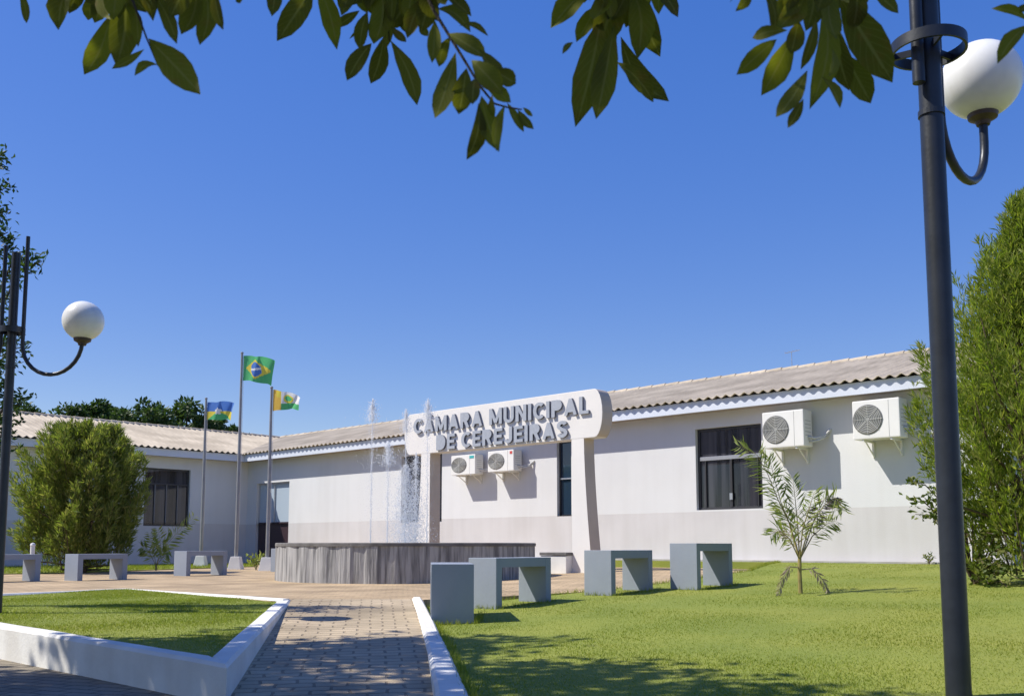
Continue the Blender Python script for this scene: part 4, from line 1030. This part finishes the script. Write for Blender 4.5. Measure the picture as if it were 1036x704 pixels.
for (u, vt, Y, w_, lb) in ((32, 409, 47, 46, 'low tree crown at the far left above the left roof'), (70, 410, 50, 48, 'small tree crown above the left roof behind the round bush'), (97, 404, 52, 40, 'pointed tree crown left of the big dark crown'),
    (147, 402, 46, 52, 'dark tree crown above the left roof, left half of the big clump'), (181, 401, 48, 56, 'broad dark tree crown above the left roof, right half of the big clump'), (215, 417, 50, 40, 'tree crown behind the blue and yellow flag'),
    (240, 428, 52, 34, 'low tree crown above the roof by the tallest flagpole'), (287, 437, 56, 26, 'tiny tree top over the inner roof corner right of the flagpoles'), (118, 413, 55, 46, 'low tree crown in the dip beside the big dark clump')):
    far_tree(u, vt, Y, w_, lb)

# young palms
def frond(pts, n, L, Wd, droop=.4, flat=.9):
    """leaflets on both sides of a rachis"""
    pts = [Vector(p) for p in pts]; k = len(pts); P = []; D = []; LL = []
    for i in range(n):
        f = (.22+.78*i/(n-1)); g = f*(k-1); j = min(int(g), k-2); q = pts[j].lerp(pts[j+1], g-j); t = (pts[j+1]-pts[j]).normalized()
        side = t.cross(Vector((.25, -.9, .35))).normalized()
        for sg in (-1, 1):
            d = t*.75 + side*sg*.8 + Vector((0, 0, -droop*random.uniform(.5, 1.2))) + Vector([random.gauss(0, .13) for _ in range(3)])
            P.append(q[:]); D.append(d[:]); LL.append(L*(1.05-.55*abs(f-.5)*1.6)*random.uniform(.8, 1.1))
    return quad_leaves(P, D, np.array(LL), Wd, curl=.35)
def palm(name, label, base, Y, fronds, trunk, group=None):
    r = thing(name, label, 'palm', base); b = Vector(base)
    for (path, dy, n, L, Wd, droop, mk) in fronds:
        k = len(path); pts = [at_y(u, v, Y + dy*i/(k-1)) - b for i, (u, v) in enumerate(path)]
        V, T = frond(pts, int(n*1.3), L*1.32, Wd*1.15, droop)
        f = np_mesh('frond', V, T, M[mk], r)
        if mk != 'palm': f['label'] = 'dry drooping frond'
        MB().tube(pts, [.007*(1-.8*i/(k-1)) for i in range(k)], 6).build('rachis', M['palm_stem'] if mk == 'palm' else M['palm_dry'], f)
    tp = [at_y(u, v, Y) - b for u, v in trunk]
    MB().tube(tp, [.022, .02, .018][:len(tp)], 8).build('trunk', M['palm_stem'], r)
pb = at_ground(810, 600, z_right); PYm = pb.y
palm('young_palm', 'young palm with half dry fronds on the lawn before the wide window', pb, PYm, [
    ([(809, 566), (800, 532), (787, 505), (777, 480), (766, 460), (748, 451)], .0, 30, .17, .017, .5, 'palm'),
    ([(809, 566), (799, 530), (790, 508), (783, 482), (778, 462)], .1, 20, .14, .016, .1, 'palm'),
    ([(809, 566), (807, 530), (804, 500), (802, 484)], .1, 20, .15, .014, .0, 'palm'),
    ([(809, 566), (818, 535), (833, 512), (845, 503), (853, 515)], -.2, 22, .15, .015, .3, 'palm'),
    ([(809, 566), (799, 545), (787, 535), (779, 541)], -.3, 18, .14, .014, .4, 'palm'),
    ([(809, 566), (822, 542), (836, 530), (846, 527)], .2, 18, .14, .014, .25, 'palm'),
    ([(809, 566), (812, 535), (820, 510), (824, 497)], -.3, 18, .14, .014, .2, 'palm'),
    ([(809, 566), (801, 540), (796, 520), (788, 512)], .3, 16, .13, .014, .3, 'palm'),
    ([(809, 566), (805, 548), (797, 538), (790, 536)], .3, 14, .12, .012, .3, 'palm_dry'),
    ([(812, 560), (824, 525), (835, 503), (848, 505)], .1, 26, .10, .022, 1.0, 'palm_grey'),
    ([(809, 574), (799, 573), (791, 585), (787, 602)], -.2, 14, .07, .014, .8, 'palm_dry'),
    ([(811, 576), (822, 575), (832, 586), (838, 600)], -.1, 14, .07, .014, .8, 'palm_dry'),
    ], [(810, 600), (809, 580), (809, 562)])
p2_ = at_y(158, 577, 19.2); p2_.z = z_strip(p2_.x, p2_.y)
palm('young_palm', 'small green palm with one arching frond before the left wing', p2_, 19.2, [
    ([(158, 572), (165, 555), (178, 540), (196, 523)], .3, 22, .19, .03, .3, 'palm'),
    ([(158, 572), (155, 555), (152, 540)], .1, 14, .17, .03, .3, 'palm'),
    ([(158, 572), (150, 557), (144, 553)], -.3, 14, .2, .035, .5, 'palm'),
    ([(158, 572), (163, 555), (160, 535)], -.2, 14, .17, .03, .3, 'palm'),
    ([(158, 572), (166, 562), (170, 556)], -.3, 12, .2, .03, .5, 'palm')], [(158, 577), (158, 570)])
# little plant by the flagpole foot, and small weeds by the wall
def tuft(name, label, cat, base, n, h, L, Wd, mkey):
    st = []
    for k in range(n):
        a = random.uniform(0, 6.28); st.append([(0, 0, 0), (math.cos(a)*h*.2, math.sin(a)*h*.2, h*.5), (math.cos(a)*h*.55, math.sin(a)*h*.55, h*random.uniform(.7, 1))])
    return twig_shrub(name, label, cat, base, st, mkey, L, Wd, 9, rad=.006)
q = at_y(259, 577, 21.0); q.z = z_plaza(q.x, q.y)
tuft('small_plant', 'little bright plant growing beside the white flagpole block', 'plant', q, 9, .36, .11, .05, 'palm')
for u, lb in ((948, 'small weed at the foot of the wall by the lamp post'),):
    s_, _ = RW(u, 560); q = RP(s_, .35, 0); q.z = z_right(q.x, q.y)
    tuft('small_weed', lb, 'weed', q, 7, .16, .06, .02, 'shrub')
# white post by the bush
q = at_y(32, 575, 15.6); q.z = z_plaza(q.x, q.y)
po = MB().tube([(0, 0, -.03), (0, 0, .52)], .035, 12).lathe([(.035, .52), (.042, .53), (.03, .56), (.001, .57)], n=12).build('white_post', M['white'], smooth=True)
po.location = q; tag(po, 'short white post behind the bench at the left edge', 'post')

# ------------------------------------------------------------------ the tree the photographer stands under
TB = Vector((-4.6, 1.2, 0))
ot = thing('shade_tree', 'broad tree overhead with large oval leaves hanging into the top of the picture', 'tree', TB)
def big_leaves(lst, tone=None):
    """obovate leaves with a fold and a drooping tip: list of (base, tip, width, normal)"""
    Vs = []; Ts = []; n = 0
    prof = [0, .42, .78, .98, .98, .68, 0.0]; m = len(prof)
    for b, t, w_, nrm in lst:
        b = Vector(b); t = Vector(t); d = t-b; L = d.length; d.normalize(); sd = d.cross(nrm).normalized(); nn = sd.cross(d)
        cv = random.uniform(-.16, .22)*L; sw = random.uniform(-.08, .08)*L; fold = random.uniform(.1, .5)
        rows = []
        for i in range(m):
            f = i/(m-1); c = b + d*(L*f) + nn*(cv*math.sin(math.pi*f)) + sd*(sw*math.sin(math.pi*f)); hw = w_/2*prof[i]*(1+random.uniform(-.06, .06))
            rows.append((c - sd*hw + nn*hw*fold, c, c + sd*hw + nn*hw*fold))
        V = [p[:] for r in rows for p in r]; Vs += V
        for i in range(m-1):
            a = n+i*3; Ts += [(a, a+1, a+4), (a, a+4, a+3), (a+1, a+2, a+5), (a+1, a+5, a+4)]
        n += len(V)
    return np.array(Vs), np.array(Ts)
HANG = [(19,-15,27,24,9),(75,-20,59,31,25),(92,-4,89,21,15),(112,14,85,76,23),(126,-24,117,66,30),(146,50,113,70,13),(150,39,203,96,29),(160,66,136,77,10),(140,-14,155,22,20),(155,-8,179,45,15),(182,-20,160,9,17),(192,-12,188,9,10),(206,-18,202,46,20),(218,-14,226,31,13),(239,-12,243,4,9),
 (95,-30,100,8,26),(60,-25,72,10,16),(105,-25,112,20,24),(138,10,140,48,12),
 (278,-14,275,17,16),(317,-14,280,42,25),(321,-14,341,51,19),(364,11,339,29,14),(366,18,353,40,8),(376,44,351,82,21),(389,36,375,85,19),(385,-18,378,45,28),(372,12,364,51,17),(395,41,422,107,21),(371,2,344,8,8),(393,-20,389,52,16),(360,-14,352,10,12),(355,-20,372,14,14),(400,-16,396,24,16),
 (448,-10,477,17,15),(440,10,476,33,19),(464,27,494,37,8),(454,34,492,59,22),(485,50,511,79,18),(477,61,509,96,23),(499,71,522,85,18),(489,79,517,104,15),(440,21,437,64,14),(456,37,444,68,13),(461,53,440,120,20),(472,69,464,116,23),(481,79,478,106,15),(484,104,472,162,19),(487,97,505,154,20),(511,106,502,153,13),(498,96,500,119,8),(513,104,530,134,9),(524,111,540,131,9),(529,109,539,118,5),(431,-4,412,39,18),(404,3,414,36,12),(396,27,411,43,9),(424,26,433,37,9),(412,-14,407,17,12),(441,-14,443,7,10),(420,-18,416,20,14),
 (599,-12,557,29,25),(604,6,583,43,18),(580,43,569,55,6),(622,-14,598,62,30),(608,18,582,129,31),(622,24,603,121,25),(638,-14,645,60,28),(646,-8,668,58,26),(656,-16,686,18,23),(628,37,677,103,26),(624,63,661,104,19),(612,-20,600,20,24),(630,-20,628,30,20),
 (758,-14,744,12,12),(771,-12,783,37,20),(814,-12,785,30,24),(797,31,761,39,13),(786,40,745,76,19),(804,33,770,97,25),(826,17,810,71,13),(831,8,819,111,26),(817,71,785,119,19),(813,100,797,130,11),(831,78,850,110,15),(841,48,838,78,13),(848,28,859,92,22),(854,53,881,105,24),(848,-6,903,84,36),(867,24,883,39,11),(880,-10,909,14,16),(866,-14,862,32,22),(822,-16,815,32,24),(840,-18,846,40,22),(795,-16,792,14,18),(808,20,800,55,20),
 (1040,22,1003,9,12),(1042,25,1009,65,17),(1044,2,1032,12,10),(1046,30,1040,70,14)]
TWIGS = [[(95,-90),(122,-40),(130,-10),(137,8),(148,38),(160,67)],[(205,-80),(207,-40),(205,-10)],[(330,-90),(322,-50),(320,-12)],[(350,-90),(372,-40),(390,-5),(394,42)],[(390,-80),(415,-40),(428,-12),(440,13),(458,42),(474,68),(486,88),(500,105),(514,109),(528,111)],[(590,-90),(615,-40),(625,-8),(624,25),(622,63)],[(640,-80),(636,-40),(640,-10)],[(790,-90),(818,-40),(830,-5),(838,30)],[(850,-80),(846,-40),(850,0)],[(1080,-60),(1060,0),(1044,22)],[(60,-70),(75,-35),(85,-8)],[(760,-80),(775,-40),(790,-10)]]
def hangdepth(u): return 1.95 + .22*math.sin(u*.021+.6)
lst = []
for (u0, v0, u1, v1, w_) in HANG:
    Y = hangdepth(u0) + random.uniform(-.10, .10)
    b = at_y(u0, v0, Y); t = at_y(u1, v1, Y + random.uniform(-.035, .035)); wd = w_*Y/F*1.04
    nv = Vector((random.gauss(0, .35), -1, random.gauss(.1, .35))).normalized()
    lst.append((b-TB, t-TB, wd, nv))
st_ = MB()
for tw in TWIGS:
    Y = hangdepth(tw[-1][0]); pts = [at_y(u, v, Y) - TB for u, v in tw]; k = len(pts)
    st_.tube(pts, [.0042-.0028*i/(k-1) for i in range(k)], 6)
for _ in range(95):      # small leaves filling the tops of the hanging clusters
    c0, c1 = random.choice([(50, 150), (60, 235), (330, 410), (395, 445), (585, 660), (600, 650), (780, 870), (800, 865), (345, 400)])
    u = random.uniform(c0, c1); v = random.uniform(-45, -8); Y = hangdepth(u)+random.uniform(-.12, .12); b = at_y(u, v, Y); L_ = random.uniform(.06, .11)
    t = b + Vector((random.gauss(0, .5), random.gauss(0, .4), -1)).normalized()*L_
    lst.append((b-TB, t-TB, random.uniform(.03, .046), Vector((random.gauss(0, .4), -1, random.gauss(0, .3)))))
# more leaves on the same twigs just above the picture
for _ in range(150):
    u = random.choice([random.uniform(20, 240), random.uniform(270, 540), random.uniform(560, 690), random.uniform(740, 905), random.uniform(1045, 1110)])
    v = random.uniform(-130, -62); Y = hangdepth(u)+random.uniform(-.2, .2); b = at_y(u, v, Y); t = b + Vector((random.gauss(0, .05), random.gauss(0, .05), -.085))
    lst.append((b-TB, t-TB, random.uniform(.035, .055), Vector((random.gauss(0, .5), -1, random.gauss(0, .5)))))
# limbs
def limb(pts, r0, r1):
    pts = [Vector(p)-TB for p in pts]; k = len(pts); st_.tube(pts, [r0+(r1-r0)*i/(k-1) for i in range(k)], 10)
trunk = MB(); trunk.tube([(0, 0, -.3), (.05, 0, .6), (.12, .05, 1.5), (.05, .1, 2.4), (0, .1, 3.2)], [.26, .2, .17, .15, .12], 16); trunk.build('trunk', M['bark_dark'], ot, smooth=True)
limb([(-4.5, 1.3, 2.3), (-3.2, 1.6, 2.9), (-1.8, 1.8, 2.95), (-.6, 1.95, 2.75), (.8, 2.0, 2.55), (1.4, 1.95, 2.4)], .10, .015)
limb([(-4.5, 1.3, 3.0), (-4.2, 2.8, 4.0), (-4.3, 4.6, 4.9), (-4.6, 6.4, 5.4)], .09, .02)
limb([(-4.6, 1.3, 3.0), (-5.6, 2.6, 4.3), (-6.2, 4.2, 5.0)], .09, .02)
limb([(-4.6, 1.3, 3.1), (-5.6, .3, 4.4), (-6.5, -.8, 5.1)], .09, .02)
limb([(-4.5, 1.3, 3.1), (-2.8, .4, 4.2), (-1.2, .6, 4.6)], .09, .02)
for tw in TWIGS:      # each hanging twig joins the low limb
    Y = hangdepth(tw[-1][0]); p = at_y(*tw[0], Y)
    x = p.x; zl = 2.95-.18*max(0, x+1.8)
    limb([(x-.15, 1.93, zl), (x-.05, (Y+1.93)/2, zl-.1), tuple(p)], .010, .006)
st_.build('branches', M['bark_dark'], ot)
# canopy above and beside the picture, clumps with gaps
clumps = []
def canopy_edge(x):
    for a, e in ((-7.2, 5.45), (-5.9, 5.85), (-4.6, 6.75), (-3.4, 5.5), (-2.9, 5.1), (-2.4, 4.4)):
        if x < a: return e
    return 3.5
for k in range(1300):
    x = random.uniform(-9.4, -.3); y = random.uniform(-1.8, 7.0)
    if y > canopy_edge(x) - random.uniform(.05, .4): continue
    if y < 3.2 and random.random() < .62: continue
    zmin = EYE + y*.61 + .4
    if x < -4.4 and y > 4.3:      # the thick outer end of the big left limb
        clumps.append((x+random.uniform(-.2, .2), y-random.uniform(0, .25), max(random.uniform(4.4, 5.4), zmin + random.uniform(.1, .7))))
    clumps.append((x, y, max(random.uniform(4.0, 5.2), zmin + random.uniform(0, .5))))
for (cx, cy, cz) in clumps:
    for _ in range(44):
        d = Vector([random.gauss(0, 1) for _ in range(3)]).normalized()
        b = Vector((cx, cy, cz)) + d*random.uniform(.1, .48); t = b + (d*.6+Vector((random.gauss(0, .5), random.gauss(0, .5), -.45))).normalized()*random.uniform(.12, .18)
        if b.z < EYE + b.y*.60 + .12 and b.y > .3: continue
        lst.append((b-TB, t-TB, random.uniform(.06, .085), Vector([random.gauss(0, 1), random.gauss(0, 1), random.gauss(.6, .6)])))
V, T = big_leaves(lst)
cr = np_mesh('crown', V, T, M['over_leaf'], ot)
at_ = cr.data.attributes.new('across', 'FLOAT', 'POINT'); at_.data.foreach_set('value', np.tile(np.array([1., 0., 1.], np.float32), len(V)//3))
at_ = cr.data.attributes.new('along', 'FLOAT', 'POINT'); at_.data.foreach_set('value', np.tile(np.repeat(np.arange(7, dtype=np.float32)/6, 3), len(V)//21))
